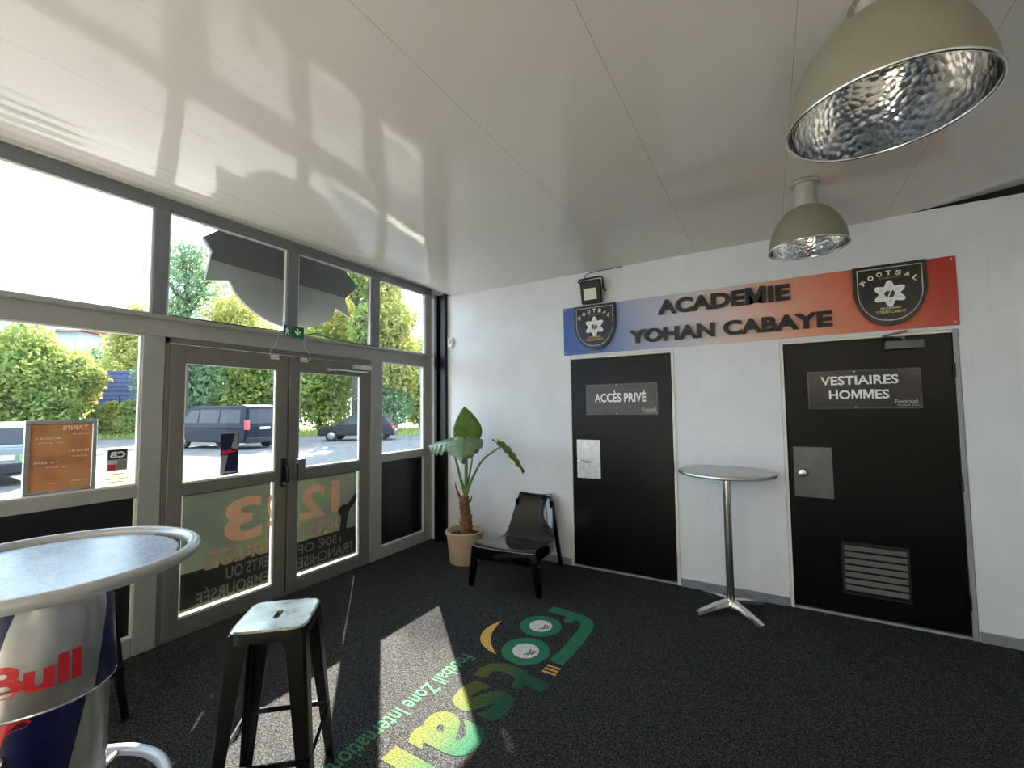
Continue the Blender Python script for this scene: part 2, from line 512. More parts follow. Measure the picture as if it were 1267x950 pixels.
def thing(name, label, cat, loc=(0, 0, 0), rz=0.0, group=None):
    o = bpy.data.objects.new(name, None)
    o.empty_display_size = 0.1
    COL.objects.link(o)
    o.location = loc; o.rotation_euler = (0, 0, rz)
    o['label'] = label; o['category'] = cat
    if group: o['group'] = group
    return o

def tag(o, label, cat, group=None):
    o['label'] = label; o['category'] = cat
    if group: o['group'] = group
    return o

def struct(name, label, cat, loc=(0, 0, 0)):
    o = thing(name, label, cat, loc)
    o['kind'] = 'structure'
    return o

def sbuild(name, bm, m, label, cat, smooth=False):
    o = build(name, bm, m, None, smooth)
    o['kind'] = 'structure'; o['label'] = label; o['category'] = cat
    return o

def copy_tree(o, parent=None):
    c = o.copy(); COL.objects.link(c)
    if parent is not None: c.parent = parent
    for ch in list(o.children):
        copy_tree(ch, c)
    return c

# text: (u,v) outline from the built-in font, mapped to origin + u*U + v*V, thickness along N
_tc = {}
def text_raw(s, bold=0.0, extrude=0.0):
    key = (s, bold, extrude)
    if key in _tc: return _tc[key]
    if s == 'M':                       # the built-in M does not take a heavier weight, so it is drawn here
        w, h, t, b = M_W, .729, .085 + bold * 1.5, bold
        o = [(-b, -b), (-b, h + b), (t + .02, h + b), (w / 2, .30), (w - t - .02, h + b), (w + b, h + b), (w + b, -b), (w + b - t, -b), (w + b - t, .46), (w / 2 + .045, -b + .06), (w / 2 - .045, -b + .06), (t - b, .46), (t - b, -b)]
        n = len(o); e = extrude
        bm = bmesh.new()
        if e: prism(bm, o, lambda u, v: (u, v, -e), lambda u, v: (u, v, e))
        else: bm.faces.new([bm.verts.new((x, y, 0)) for x, y in o])
        bmesh.ops.triangulate(bm, faces=[f for f in bm.faces if len(f.verts) > 4])
        bm.verts.index_update()
        _tc[key] = (np.array([v.co[:] for v in bm.verts]), [tuple(v.index for v in f.verts) for f in bm.faces])
        bm.free()
        return _tc[key]
    cu = bpy.data.curves.new('text', 'FONT')
    cu.body = s; cu.size = 1.0; cu.offset = bold; cu.extrude = extrude
    cu.resolution_u = 4
    ob = bpy.data.objects.new('text', cu)
    COL.objects.link(ob)
    bpy.context.view_layer.update()
    dg = bpy.context.evaluated_depsgraph_get()
    me = bpy.data.meshes.new_from_object(ob.evaluated_get(dg))
    v = np.array([x.co[:] for x in me.vertices]).reshape(-1, 3)
    f = [tuple(p.vertices) for p in me.polygons]
    bpy.data.objects.remove(ob); bpy.data.curves.remove(cu); bpy.data.meshes.remove(me)
    _tc[key] = (v, f)
    return v, f

def text_into(bm, s, fn, u0, u1, v0, v1, bold=0.02, depth=0.0, cap=None):
    """fit the text into the box u0..u1, v0..v1 and map (u, v, w) through fn"""
    v, f = text_raw(s, bold, 0.05 if depth else 0.0)
    if len(v) == 0: return
    a, b = v[:, 0].min(), v[:, 0].max()
    c, d = (v[:, 1].min(), v[:, 1].max()) if cap is None else cap
    vs = []
    for x, y, z in v:
        u = u0 + (x - a) / (b - a) * (u1 - u0)
        w = v0 + (y - c) / (d - c) * (v1 - v0)
        vs.append(bm.verts.new(fn(u, w, (z / 0.05 + 1) / 2 * depth if depth else 0.0)))
    for p in f:
        try: bm.faces.new([vs[i] for i in p])
        except ValueError: pass

_mm, _ = text_raw('MM'); _m2, _ = text_raw('I M'); M_W = (lambda v: v[v[:, 0] > 0.5, 0].max() - v[v[:, 0] > 0.5, 0].min())(_m2)
_tc.clear()
CAP = (0.0, 0.729)
def letters(parent, s, fn, u0, u1, v0, v1, m, bold=0.03, depth=0.0, name='letter'):
    """one mesh per letter, spread as the font spreads the whole line"""
    full, _ = text_raw(s, bold, 0.05 if depth else 0.0)
    A, B = full[:, 0].min(), full[:, 0].max()
    C, D = full[:, 1].min(), full[:, 1].max()
    for i, ch in enumerate(s):
        if ch == ' ': continue
        pre, _ = text_raw(s[:i + 1], bold, 0.05 if depth else 0.0)
        one, _ = text_raw(ch, bold, 0.05 if depth else 0.0)
        hi = pre[:, 0].max(); lo = hi - (one[:, 0].max() - one[:, 0].min())
        bm = bm_new()
        k = (u1 - u0) / (B - A)
        h = (v1 - v0) / (D - C)
        text_into(bm, ch, fn, u0 + (lo - A) * k, u0 + (hi - A) * k, v0 + (one[:, 1].min() - C) * h, v0 + (one[:, 1].max() - C) * h, bold, depth)
        build(name, bm, m, parent)

def on_back(y):        # facing the room from the wall at y = 0
    return lambda u, v, w: (u, y - w, v)
def on_left_reversed(x):   # lettering that faces outdoors, seen from its back
    return lambda u, v, w: (x + w, -u, v)

# ------------------------------------------------------------------ the room shell
X1, Y1 = 8.0, -9.0            # right wall, rear wall
bm = bm_new(); box(bm, -0.09, X1 + 0.1, Y1 - 0.1, 0.1, FZ - 0.12, FZ)
floor = sbuild('floor', bm, 'carpet', 'anthracite flecked carpet floor of the entrance hall', 'floor')

bm = bm_new(); box(bm, 0.0, X1, Y1, -4.85, FZ, FZ + 0.006)  # added unseen floor area, throws sunlight back onto the ceiling
build('bounce_floor', bm, 'bounce_floor', floor)

def ceil_z(x, y):
    l = 0.3 + 0.4 * min(abs(y), 3.5)
    z = 2.917 + 0.15 * max(0.0, 1 - x / (1.3 * l)) ** 1.5
    z += 0.0012 * math.exp(-x / 0.5) * math.sin(x * 55.0 + 2.0 * math.sin(y * 1.1))
    z += 0.075 * min(1.0, max(0.0, (x - 4.35) / 0.8)) ** 1.3 * max(0.0, 1 + y / 0.9) ** 2
    return z

ceiling = struct('ceiling', 'glossy off-white panelled ceiling mirroring the windows', 'ceiling')
xs = [0.0, 0.50, 1.147, 1.79, 2.437, 3.08, 3.73, 4.37, 5.02, 5.66, 6.31, 6.95, 7.6, X1]
ys = [0.0, -4.6, Y1]
for a, b in zip(xs, xs[1:]):
    for c, d in zip(ys, ys[1:]):
        bm = bm_new()
        nx = max(3, int((b - a) / (0.012 if a < 0.6 else 0.08)))
        ny = max(4, int((c - d) / 0.16))
        g = 0.0006
        sag = random.uniform(-0.001, 0.001)
        grid = []
        for i in range(nx + 1):
            row = []
            x = a + g + (b - a - 2 * g) * i / nx
            for j in range(ny + 1):
                y = (c - g if c < 0 else 0.0) + ((d + g) - (c - g if c < 0 else 0.0)) * j / ny
                e = min(i, nx - i) / nx * 2
                row.append(bm.verts.new((x, y, ceil_z(x, y) + sag * .5 - 0.0006 * math.sin(math.pi * i / nx))))
            grid.append(row)
        for i in range(nx):
            for j in range(ny):
                bm.faces.new((grid[i][j], grid[i][j + 1], grid[i + 1][j + 1], grid[i + 1][j]))
        top = [bm.verts.new(v.co + Vector((0, 0, 0.012))) for v in (grid[0][0], grid[nx][0], grid[nx][ny], grid[0][ny])]
        build('ceiling_panel', bm, 'ceiling', ceiling, smooth='full')
bm = bm_new(); box(bm, -0.06, X1 + 0.1, Y1 - 0.1, 0.22, 3.2, 3.3)
build('ceiling_deck', bm, 'void', ceiling)

# back wall around the two black doors
D3, D4 = (1.87, 2.844), (3.709, 4.704)
bm = bm_new()
for x0, x1, z0, z1 in ((0.0, D3[0] - 0.025, FZ, 2.925), (D3[1] + 0.025, D4[0] - 0.025, FZ, 2.925), (D4[1] + 0.03, X1, FZ, 2.925),
                       (D3[0] - 0.025, D3[1] + 0.025, 2.062, 2.925), (D4[0] - 0.025, D4[1] + 0.03, 2.062, 2.925)):
    box(bm, x0, x1, 0.0, 0.1, z0, z1)
sbuild('wall_back', bm, 'wall', 'white clad back wall behind the banner and black doors', 'wall')
bm = bm_new(); box(bm, 0.0, X1, 0.2, 0.22, FZ, 3.3); box(bm, 0, X1, 0.1, 0.2, FZ - 0.02, FZ)
sbuild('trim_3', bm, 'void', 'dark void behind the back wall and above the ceiling edge', 'wall')
bm = bm_new(); box(bm, X1, X1 + 0.1, Y1, 0.1, FZ, 3.3)
sbuild('wall_right', bm, 'wall', 'plain white wall on the far right of the hall', 'wall')
bm = bm_new(); box(bm, -0.06, X1 + 0.1, Y1 - 0.1, Y1, FZ, 3.3)
sbuild('wall_rear', bm, 'wall', 'white rear wall behind the camera', 'wall')

# skirting
sk = [('baseboard_back', 0.27, D3[0] - 0.03, 'grey skirting behind the potted plant and black chair'),
      ('baseboard_center', D3[1] + 0.03, D4[0] - 0.03, 'chipped grey skirting between the two black doors'),
      ('baseboard_right', D4[1] + 0.035, X1, 'grey skirting to the right of the changing room door')]
for n, a, b, l in sk:
    bm = bm_new(); box(bm, a, b, -0.016, 0.0, FZ, 0.042, 0.003)
    sbuild(n, bm, 'skirting', l, 'baseboard')

# ------------------------------------------------------------------ glazed front (plane x = 0)
wl = struct('wall_left', 'grey aluminium frame of the glazed entrance front', 'wall')
def member(name, y0, y1, z0, z1, x0=-0.07, x1=0.0, m='frame', parent=wl, bev=0.004):
    bm = bm_new(); box(bm, x0, x1, y0, y1, z0, z1, bev)
    return build(name, bm, m, parent)
member('header', Y1, 0.0, 2.967, 3.055, m='frame_shaded')
member('transom', Y1, 0.0, 2.072, 2.205, -0.07, 0.0)
member('transom_cap', Y1, 0.0, 2.188, 2.218, -0.07, 0.028)
member('end_jamb', -0.10, 0.09, FZ, 2.075)
member('end_jamb', -0.10, 0.09, 2.216, 2.97)
member('mullion', -2.845, -2.758, 2.216, 2.97, m='frame_shaded')
member('mullion', -1.885, -1.78, 2.216, 2.97, m='frame_shaded')
member('mullion', -0.945, -0.835, 2.216, 2.97, m='frame_shaded')
member('mullion', -2.886, -2.762, FZ, 2.075, -0.07, 0.002)
member('mullion', -0.948, -0.790, FZ, 2.075, -0.07, 0.002)
member('sill_rail', -0.792, -0.098, 0.985, 1.065)
member('sill_rail', -0.792, -0.098, FZ, 0.094)
EXTRA = [(-3.98, -2.884), (-5.15, -4.06), (-6.4, -5.23), (-7.6, -6.48), (Y1 + .02, -7.68)]
for n, (a, b) in enumerate(EXTRA):
    member('sill_rail', a, b, 0.989, 1.069)
    member('sill_rail', a, b, FZ, 0.094)
    if n < len(EXTRA):
        member('mullion', a - 0.08, a, FZ, 2.075, -0.07, 0.002)
        member('mullion', a - 0.08, a, 2.216, 2.97)

def window(n, label, y0, y1, z0, z1, beads=True):
    w = struct('window_%d' % n, label, 'window')
    bm = bm_new(); box(bm, -0.045, -0.039, y0 - 0.004, y1 + 0.004, z0 - 0.004, z1 + 0.004)
    build('pane', bm, 'glass', w)
    bm = bm_new(); t = 0.012
    box(bm, -0.038, -0.012, y0, y1, z0, z0 + t, 0.002); box(bm, -0.038, -0.012, y0, y1, z1 - t, z1, 0.002)
    box(bm, -0.038, -0.012, y0, y0 + t, z0 + t, z1 - t, 0.002); box(bm, -0.038, -0.012, y1 - t, y1, z0 + t, z1 - t, 0.002)
    build('glazing_bead', bm, 'bead', w)
    return w
window(1, 'large top pane on the far left, mostly white sky', -3.98, -2.845, 2.218, 2.967)
window(2, 'top pane over the left door leaf, half hidden by the star board', -2.758, -1.885, 2.218, 2.967)
window(3, 'top pane over the right door leaf beside the star board', -1.78, -0.945, 2.218, 2.967)
window(4, 'narrow top pane in the corner full of foliage', -0.835, -0.10, 2.218, 2.967)
window(5, 'low left pane behind the framed price poster', -3.98, -2.886, 1.069, 2.072)
window(6, 'narrow pane right of the entrance door over a black panel', -0.790, -0.129, 1.065, 2.072)
for n, (a, b) in enumerate(EXTRA[1:]):
    window(7 + 2 * n, 'front window bay behind the camera, top pane %s' % 'abcd'[n], a, b, 2.218, 2.967)
    window(8 + 2 * n, 'front window bay behind the camera, low pane %s' % 'abcd'[n], a, b, 1.069, 2.072)
def infill(y0, y1, edge=True):
    bm = bm_new(); box(bm, -0.04, -0.03, y0, y1, 0.09, 0.99)
    build('infill_panel', bm, 'black_panel', wl)
    bm = bm_new(); t = 0.014
    box(bm, -0.03, -0.006, y1 - t, y1, 0.094, 0.985, 0.002); box(bm, -0.03, -0.006, y0, y1 - t, 0.094, 0.094 + t, 0.002)
    build('panel_bead', bm, 'bead', wl)
infill(-0.790, -0.129)
for a, b in EXTRA: infill(a, b)
member('corner_fillet', -0.129, -0.099, FZ, 2.075, -0.07, 0.0)

# corner column and its black edge strips
bm = bm_new()
box(bm, 0.085, 0.255, -0.012, 0.0, FZ, 2.95); box(bm, 0.085, 0.13, -0.05, -0.012, FZ, 2.95, 0.004); box(bm, 0.225, 0.262, -0.05, -0.012, FZ, 2.95, 0.004)
sbuild('trim_1', bm, 'black_steel', 'black steel column in the corner beside the glazed front', 'column')
bm = bm_new(); box(bm, -0.012, 0.012, Y1, -2.80, 3.058, 3.072, 0.003)  # strip added to imitate the bright line of daylight along the ceiling edge
sbuild('trim_2', bm, 'bead', 'pale strip standing in for the light line between ceiling and front glazing', 'trim')

bm = bm_new(); box(bm, -0.07, 0.42, 0.001, 0.1, 2.926, 3.3); box(bm, -0.07, 0.0, 0.09, 0.22, FZ, 3.3)
sbuild('trim_4', bm, 'frame', 'closing piece above the corner column under the ceiling edge', 'trim')

# flat roof with an added overhang, sized to keep sun off the top panes
bm = bm_new(); box(bm, -1.56, -0.0, Y1 - 0.3, 0.6, 3.56, 3.74); box(bm, -0.07, 0.0, Y1 - 0.1, 0.1, 3.055, 3.56)
box(bm, 0, X1 + .2, Y1 - 0.3, 0.6, 3.56, 3.74)
sbuild('roof', bm, 'soffit', 'flat roof with an added unseen overhang shading the top panes', 'roof')

# ------------------------------------------------------------------ entrance door leaves
def leaf(n, label, y0, y1, gy0, gy1, gz, lz, hinge_left):
    d = struct('door_%d' % n, label, 'door', (0, y0 if hinge_left else y1, FZ))
    zt, zb = 2.028, 0.0
    xa, xb = -0.052, -0.004
    parts = [('stile', y0, gy0, zb, zt), ('stile', gy1, y1, zb, zt), ('top_rail', gy0, gy1, gz[1], zt), ('lock_rail', gy0, gy1, lz[1], gz[0]), ('bottom_rail', gy0, gy1, zb, lz[0])]
    for nm, a, b, c, e in parts:
        bm = bm_new(); box(bm, xa, xb, a, b, c, e, 0.003)
        build(nm, bm, 'leaf', d)
    for nm, (z0, z1) in (('pane', gz), ('lower_pane', lz)):
        bm = bm_new(); box(bm, -0.040, -0.034, gy0 - .004, gy1 + .004, z0 - .004, z1 + .004)
        build(nm, bm, 'glass', d)
        bm = bm_new(); t = 0.012
        box(bm, -0.033, -0.010, gy0, gy1, z0, z0 + t * 1.3, 0.002); box(bm, -0.033, -0.010, gy0, gy0 + t * .6, z0, z1, 0.002)
        box(bm, -0.033, -0.010, gy1 - t, gy1, z0, z1, 0.002)
        build('glazing_bead', bm, 'bead', d)
    return d
door1 = leaf(1, 'left leaf of the grey entrance door, can sticker on its glass', -2.722, -1.858, -2.633, -1.960, (1.035, 1.895), (0.10, 0.955), True)
door2 = leaf(2, 'right leaf of the grey entrance door, with the door closer', -1.846, -0.952, -1.750, -1.080, (1.030, 1.890), (0.09, 0.936), False)
bm = bm_new(); box(bm, -0.06, -0.05, -1.862, -1.842, 0.0, 2.03)
build('astragal', bm, 'black_plain', door2)
member('door_frame', -2.764, -2.726, FZ, 2.075, -0.07, -0.01, 'leaf')
member('door_frame', -2.764, -0.946, 2.034, 2.074, -0.07, -0.01, 'leaf')
member('threshold', -2.764, -0.946, FZ, -0.0012, -0.07, -0.006, 'leaf')

# printed films on the lower door glass, seen from the back
def film_panel(door, gy0, gy1, z0, z1):
    bm = bm_new(); bm.faces.new([bm.verts.new((-0.0318, y, z)) for y, z in ((gy0 + 0.016, z0 + 0.028), (gy1 - 0.020, z0 + 0.028), (gy1 - 0.020, z1 - 0.002), (gy0 + 0.016, z1 - 0.002))])
    f = build('window_film', bm, 'film', door)
    bm = bm_new(); bm.faces.new([bm.verts.new((-0.0308, y, z)) for y, z in ((gy0 + 0.018, z0 + 0.045), (gy1 - 0.022, z0 + 0.045), (gy1 - 0.022, z0 + 0.295), (gy0 + 0.018, z0 + 0.295))])
    build('dark_band', bm, 'film_dark', f)
    return f
film1 = film_panel(door1, -2.633, -1.960, 0.10, 0.955)
film2 = film_panel(door2, -1.750, -1.080, 0.09, 0.936)
def film_text(f, s, ya, yb, z0, z1, m, bold=0.02, cap=None):
    """ya > yb: starts at ya (towards the corner) and runs to yb"""
    bm = bm_new()
    text_into(bm, s, on_left_reversed(-0.0302), -ya, -yb, z0, z1, bold, 0.0, cap)
    return build('lettering', bm, m, f)
film_text(film2, '1', -1.29, -1.395, 0.575, 0.875, 'film_orange', 0.035)
film_text(film2, '2', -1.46, -1.715, 0.565, 0.865, 'film_orange', 0.035)
film_text(film1, '3', -2.045, -2.335, 0.525, 0.865, 'film_orange', 0.035)
film_text(film1, '2', -1.925, -2.015, 0.585, 0.855, 'film_orange', 0.02)
film_text(film2, 'ARE-', -1.235, -1.69, 0.395, 0.535, 'film_tan', 0.03, (0, .73))
film_text(film1, 'BRISE', -1.985, -2.46, 0.375, 0.505, 'film_tan', 0.03)
film_text(film2, '150€ OF', -1.28, -1.725, 0.275, 0.365, 'film_grey', 0.02)
film_text(film1, 'ERTS OU', -1.985, -2.315, 0.265, 0.355, 'film_grey', 0.02)
film_text(film2, 'FRANCHISE', -1.145, -1.725, 0.155, 0.25, 'film_grey', 0.02)
film_text(film1, 'EMBOURSÉE', -1.985, -2.515, 0.14, 0.255, 'film_grey', 0.02)
bm = bm_new()
prism(bm, [(1.105, .72), (1.105, .64), (1.19, .545), (1.21, .46), (1.225, .33), (1.30, .33), (1.285, .46), (1.275, .52), (1.315, .55), (1.31, .60), (1.245, .625), (1.2, .62)],
      lambda u, v: (-0.0306, -u, v), lambda u, v: (-0.0301, -u, v))
build('dark_silhouette', bm, 'film_dark', film2)

# can sticker and small stickers
def window_sticker(name, label, y0, y1, z0, z1, m, x=-0.0335):
    o = thing(name, label, 'sticker', (x, (y0 + y1) / 2, z0))
    bm = bm_new(); box(bm, x, x + 0.0012, y0, y1, z0, z1)
    build('sheet', bm, m, o)
    return o
st = window_sticker('window_sticker', 'tall narrow blue and silver can sticker on the left door glass', -2.375, -2.245, 1.06, 1.388, 'sticker_navy')
x = -0.0321
for poly, m in (([(-2.25, 1.38), (-2.25, 1.24), (-2.305, 1.24), (-2.27, 1.38)], 'sticker_silver'), ([(-2.372, 1.21), (-2.32, 1.21), (-2.352, 1.065), (-2.372, 1.065)], 'sticker_silver'),
                ([(-2.365, 1.215), (-2.255, 1.235), (-2.255, 1.25), (-2.30, 1.262), (-2.33, 1.245), (-2.365, 1.25)], 'red'), ([(-2.372, 1.388), (-2.248, 1.388), (-2.248, 1.375), (-2.372, 1.375)], 'sticker_silver'),
                ([(-2.36, 1.085), (-2.258, 1.085), (-2.258, 1.072), (-2.36, 1.072)], 'sticker_silver')):
    bm = bm_new(); prism(bm, poly, lambda u, v: (x, u, v), lambda u, v: (x + 0.0006, u, v)); build('print', bm, m, st)

st = window_sticker('window_sticker', 'small dark card-payment sticker beside the price poster', -3.035, -2.932, 1.175, 1.312, 'sticker_silver', -0.038)
bm = bm_new(); box(bm, -0.0368, -0.0360, -3.03, -2.937, 1.245, 1.308); build('logo_field', bm, 'sticker_teal', st)
bm = bm_new(); text_into(bm, 'CB', on_left_reversed(-0.0356), 2.945, 3.022, 1.257, 1.297, 0.04); build('lettering', bm, 'white_text', st)
bm = bm_new(); box(bm, -0.0368, -0.0360, -2.985, -2.937, 1.18, 1.24); build('card_print', bm, 'film_grey', st)
bm = bm_new(); box(bm, -0.0368, -0.0360, -3.03, -2.988, 1.18, 1.215); build('card_print', bm, 'red', st)
st = window_sticker('window_sticker', 'cream sticker with rounded corners under the card-payment sticker', -3.062, -2.915, 1.083, 1.170, 'sticker_cream', -0.038)
bm = bm_new()
for z in (1.10, 1.12, 1.15): box(bm, -0.0368, -0.0362, -3.04, -2.945 + (0.02 if z == 1.12 else 0), z, z + 0.006)
build('print', bm, 'film_tan', st)

# framed price list
pf = thing('framed_poster', 'orange-brown price list in a grey snap frame on the left window', 'poster', (-0.03, -3.24, 1.07))
bm = bm_new(); w = 0.024
for a, b, c, d in ((-3.40, -3.09, 1.072, 1.072 + w), (-3.40, -3.09, 1.508 - w, 1.508), (-3.40, -3.40 + w, 1.072 + w, 1.508 - w), (-3.09 - w, -3.09, 1.072 + w, 1.508 - w)):
    box(bm, -0.036, -0.018, a, b, c, d, 0.003)
build('frame', bm, 'steel', pf)
bm = bm_new(); box(bm, -0.034, -0.032, -3.39, -3.10, 1.08, 1.50); sheet = build('sheet', bm, 'poster', pf)
bm = bm_new(); text_into(bm, 'TARIFS', on_left_reversed(-0.0312), 3.13, 3.245, 1.447, 1.474, 0.03); build('lettering', bm, 'poster_text', pf)
rows = [(3.125, 3.20, 1.418, .008), (3.25, 3.355, 1.395, .014), (3.24, 3.345, 1.372, .007), (3.125, 3.215, 1.315, .016), (3.13, 3.2, 1.285, .008), (3.26, 3.36, 1.255, .014), (3.22, 3.31, 1.228, .008), (3.13, 3.2, 1.14, .008), (3.26, 3.29, 1.135, .006)]
for a, b, z, h in rows:
    bm = bm_new(); text_into(bm, random.choice(['1h 60€', 'MATCH 10 €', 'ABONNE 8€', '5 X 5 : 70€']), on_left_reversed(-0.0312), a, b, z, z + h, 0.02); build('lettering', bm, 'poster_text', pf)

# locks and handles of the entrance door
def lever(door, y, side, m='black_steel'):
    bm = bm_new()
    box(bm, -0.006, 0.012, y - 0.022, y + 0.022, 0.90, 1.14, 0.006, 2)
    o = build('lock_plate', bm, m, door)
    bm = bm_new()
    tube(bm, [(0.010, y, 1.08), (0.055, y, 1.08), (0.064, y, 1.072), (0.066, y, 1.05), (0.066, y, 0.945)], [0.010, 0.010, 0.010, 0.011, 0.012], 10)
    build('handle', bm, m, o, True)
    bm = bm_new(); lathe(bm, [(0, 0.012), (0.012, 0.012), (0.014, 0.0)], 14)
    bm.transform(Matrix.Translation((0.012, y, 0.93)) @ Matrix.Rotation(R(90), 4, 'Y'))
    build('lock_cylinder', bm, 'steel', o, True)
lever(door1, -1.892, 1)
bm = bm_new(); box(bm, -0.006, 0.03, -1.79, -1.70, 0.945, 1.125, 0.012, 3)
hb = build('latch_box', bm, 'leaf', door2, True)
bm = bm_new(); tube(bm, [(0.03, -1.79, 1.09), (0.06, -1.805, 1.09), (0.066, -1.806, 1.07), (0.066, -1.806, 0.95)], 0.010, 10)
build('handle', bm, 'black_steel', hb, True)
# closer on the right leaf
bm = bm_new(); box(bm, -0.004, 0.05, -1.20, -0.985, 1.955, 2.005, 0.006, 2)
cl = build('door_closer', bm, 'alu_plate', door2, True)
bm = bm_new(); box(bm, 0.02, 0.04, -1.475, -1.02, 1.925, 1.945, 0.004); box(bm, -0.004, 0.03, -1.50, -1.47, 1.92, 1.95, 0.004)
build('closer_arm', bm, 'alu', cl, True)
# door contacts with wire loops
for dd, y in ((door1, -1.985), (door2, -1.72)):
    bm = bm_new(); box(bm, -0.004, 0.012, y - 0.035, y + 0.035, 1.985, 2.002, 0.003); box(bm, -0.012, 0.012, y - 0.03, y + 0.03, 2.006, 2.022, 0.003)
    c = build('door_contact', bm, 'white_plastic', dd)
    s = -1 if dd is door1 else 1
    bm = bm_new(); tube(bm, [(0.01, y + s * 0.03, 1.995), (0.02, y + s * 0.055, 2.02), (0.016, y + s * 0.045, 2.06), (0.01, y + s * 0.01, 2.10), (0.012, y - s * 0.012, 2.15), (0.03, y - s * 0.014, 2.20)], 0.003, 6)
    build('wire', bm, 'cable_white', c, True)

# exit sign hung on the transom
ex = thing('exit_sign', 'small green folded exit sign over the entrance door', 'sign', (0.04, -1.84, 2.18))
bm = bm_new(); box(bm, 0.030, 0.036, -1.935, -1.880, 2.195, 2.29, 0.001); build('panel', bm, 'exit_green', ex)
bm = bm_new(); box(bm, 0.030, 0.036, -1.868, -1.745, 2.190, 2.288, 0.001); build('panel', bm, 'exit_green', ex)
bm = bm_new()
prism(bm, [(-1.812, 2.272), (-1.800, 2.272), (-1.800, 2.236), (-1.780, 2.252), (-1.774, 2.243), (-1.806, 2.208), (-1.838, 2.243), (-1.832, 2.252), (-1.812, 2.236)],
      lambda u, v: (0.036, u, v), lambda u, v: (0.0368, u, v)); build('arrow', bm, 'white_text', ex)
bm = bm_new()
prism(bm, [(-1.922, 2.205), (-1.912, 2.232), (-1.918, 2.255), (-1.905, 2.262), (-1.892, 2.250), (-1.885, 2.243), (-1.888, 2.238), (-1.900, 2.244), (-1.899, 2.232), (-1.890, 2.218), (-1.894, 2.205), (-1.900, 2.220), (-1.908, 2.222), (-1.914, 2.203)],
      lambda u, v: (0.036, u, v), lambda u, v: (0.0368, u, v))
lathe(bm, [(0, 0), (0.006, 0), (0.006, 0.0008), (0, 0.0008)], 12); bm.verts.ensure_lookup_table()
for v in bm.verts[-26:]:
    v.co = Vector((0.0364 + v.co.z, -1.902 + v.co.x, 2.271 + v.co.y))
build('running_figure', bm, 'white_text', ex)
bm = bm_new(); tube(bm, [(0.02, -1.93, 2.29), (0.02, -1.93, 2.315), (0.0, -1.88, 2.32)], 0.002, 6); build('wire', bm, 'cable', ex, True)

# cable lying along the transom
bm = bm_new()
pts = [(0.012, -2.75, 2.223), (0.015, -2.5, 2.224), (0.02, -2.2, 2.226), (0.016, -1.98, 2.232), (0.02, -1.90, 2.225), (0.02, -1.74, 2.222), (0.018, -1.62, 2.26), (0.014, -1.5, 2.24), (0.012, -1.35, 2.226), (0.01, -1.1, 2.224), (0.01, -0.85, 2.223)]
tube(bm, pts, 0.005, 8)
o = build('transom_cable', bm, 'cable', None, True); tag(o, 'thin grey cable lying along the transom above the entrance door', 'cable')

# star-edged round board fixed outside the upper panes
def px_out(y, z, x):
    k = (3.5925 - x) / 3.5925
    return (-4.1047 + (y + 4.1047) * k, 1.5464 + (z - 1.5464) * k)
sb = thing('facade_sign', 'big grey round ball-shaped board with star points outside the top panes', 'sign', (-0.2, -1.87, 2.28))
out = [(-2.438, 3.02), (-2.438, 2.95), (-2.552, 2.853), (-2.489, 2.762), (-2.527, 2.534), (-2.359, 2.571)]
arc = []
for t in np.linspace(0, 1, 21)[1:-1]:
    a = R(215) + (R(322) - R(215)) * t
    arc.append((-1.855 + 0.60 * math.cos(a), 2.875 + 0.60 * math.sin(a)))
out += arc + [(-1.395, 2.542), (-1.234, 2.48), (-1.285, 2.654), (-1.150, 2.80), (-1.288, 2.93), (-1.288, 3.02)]
P = [px_out(y, z, -0.2) for y, z in out]
bm = bm_new(); prism(bm, P, lambda u, v: (-0.23, u, v), lambda u, v: (-0.2, u, v)); build('board', bm, 'board_mid', sb)
out2 = [(-2.438, 3.02), (-2.438, 2.95), (-2.552, 2.853), (-2.489, 2.762), (-2.502, 2.70), (-1.285, 2.665), (-1.150, 2.80), (-1.288, 2.93), (-1.288, 3.02)]
P = [px_out(y, z, -0.2) for y, z in out2]
bm = bm_new(); prism(bm, P, lambda u, v: (-0.2, u, v), lambda u, v: (-0.185, u, v)); build('backing_sheet', bm, 'board_dark', sb)
for y in (-2.3, -1.83, -1.4):
    bm = bm_new(); box(bm, -0.2, -0.068, y - .03, y + .03, 3.0, 3.04, .003); build('bracket', bm, 'steel', sb)

# ------------------------------------------------------------------ black doors in the back wall
def black_door(n, label, x0, x1, trim_l, trim_r):
    d = struct('door_%d' % n, label, 'door', (x0, 0, FZ))
    bm = bm_new(); box(bm, x0 + .004, x1 - .004, -0.002, 0.042, 0.002, 2.034, 0.003); build('door_panel', bm, 'black_door', d)
    bm = bm_new(); box(bm, x0 - .022, x0, -0.008, 0.1, FZ, 2.06, 0.002); build('jamb', bm, trim_l, d)
    bm = bm_new(); box(bm, x1, x1 + .026, -0.008, 0.1, FZ, 2.06, 0.002); build('jamb', bm, trim_r, d)
    bm = bm_new(); box(bm, x0, x1, -0.006, 0.1, 2.038, 2.06, 0.002); build('door_head', bm, trim_l, d)
    bm = bm_new(); box(bm, x0, x1, -0.004, 0.1, FZ, FZ + .016, 0.002); build('threshold', bm, 'trim_grey', d)
    for z in (0.22, 1.0, 1.78):
        bm = bm_new(); tube(bm, [(x1 - .006, -0.012, z - .05), (x1 - .006, -0.012, z + .05)], 0.008, 8); build('hinge', bm, 'black_steel', d, True)
    return d
d3 = black_door(3, 'narrower glossy black door beside the black lounge chair', D3[0], D3[1], 'trim_white', 'trim_white')
d4 = black_door(4, 'wider black door with a louvred vent on the right', D4[0], D4[1], 'trim_white', 'trim_grey')
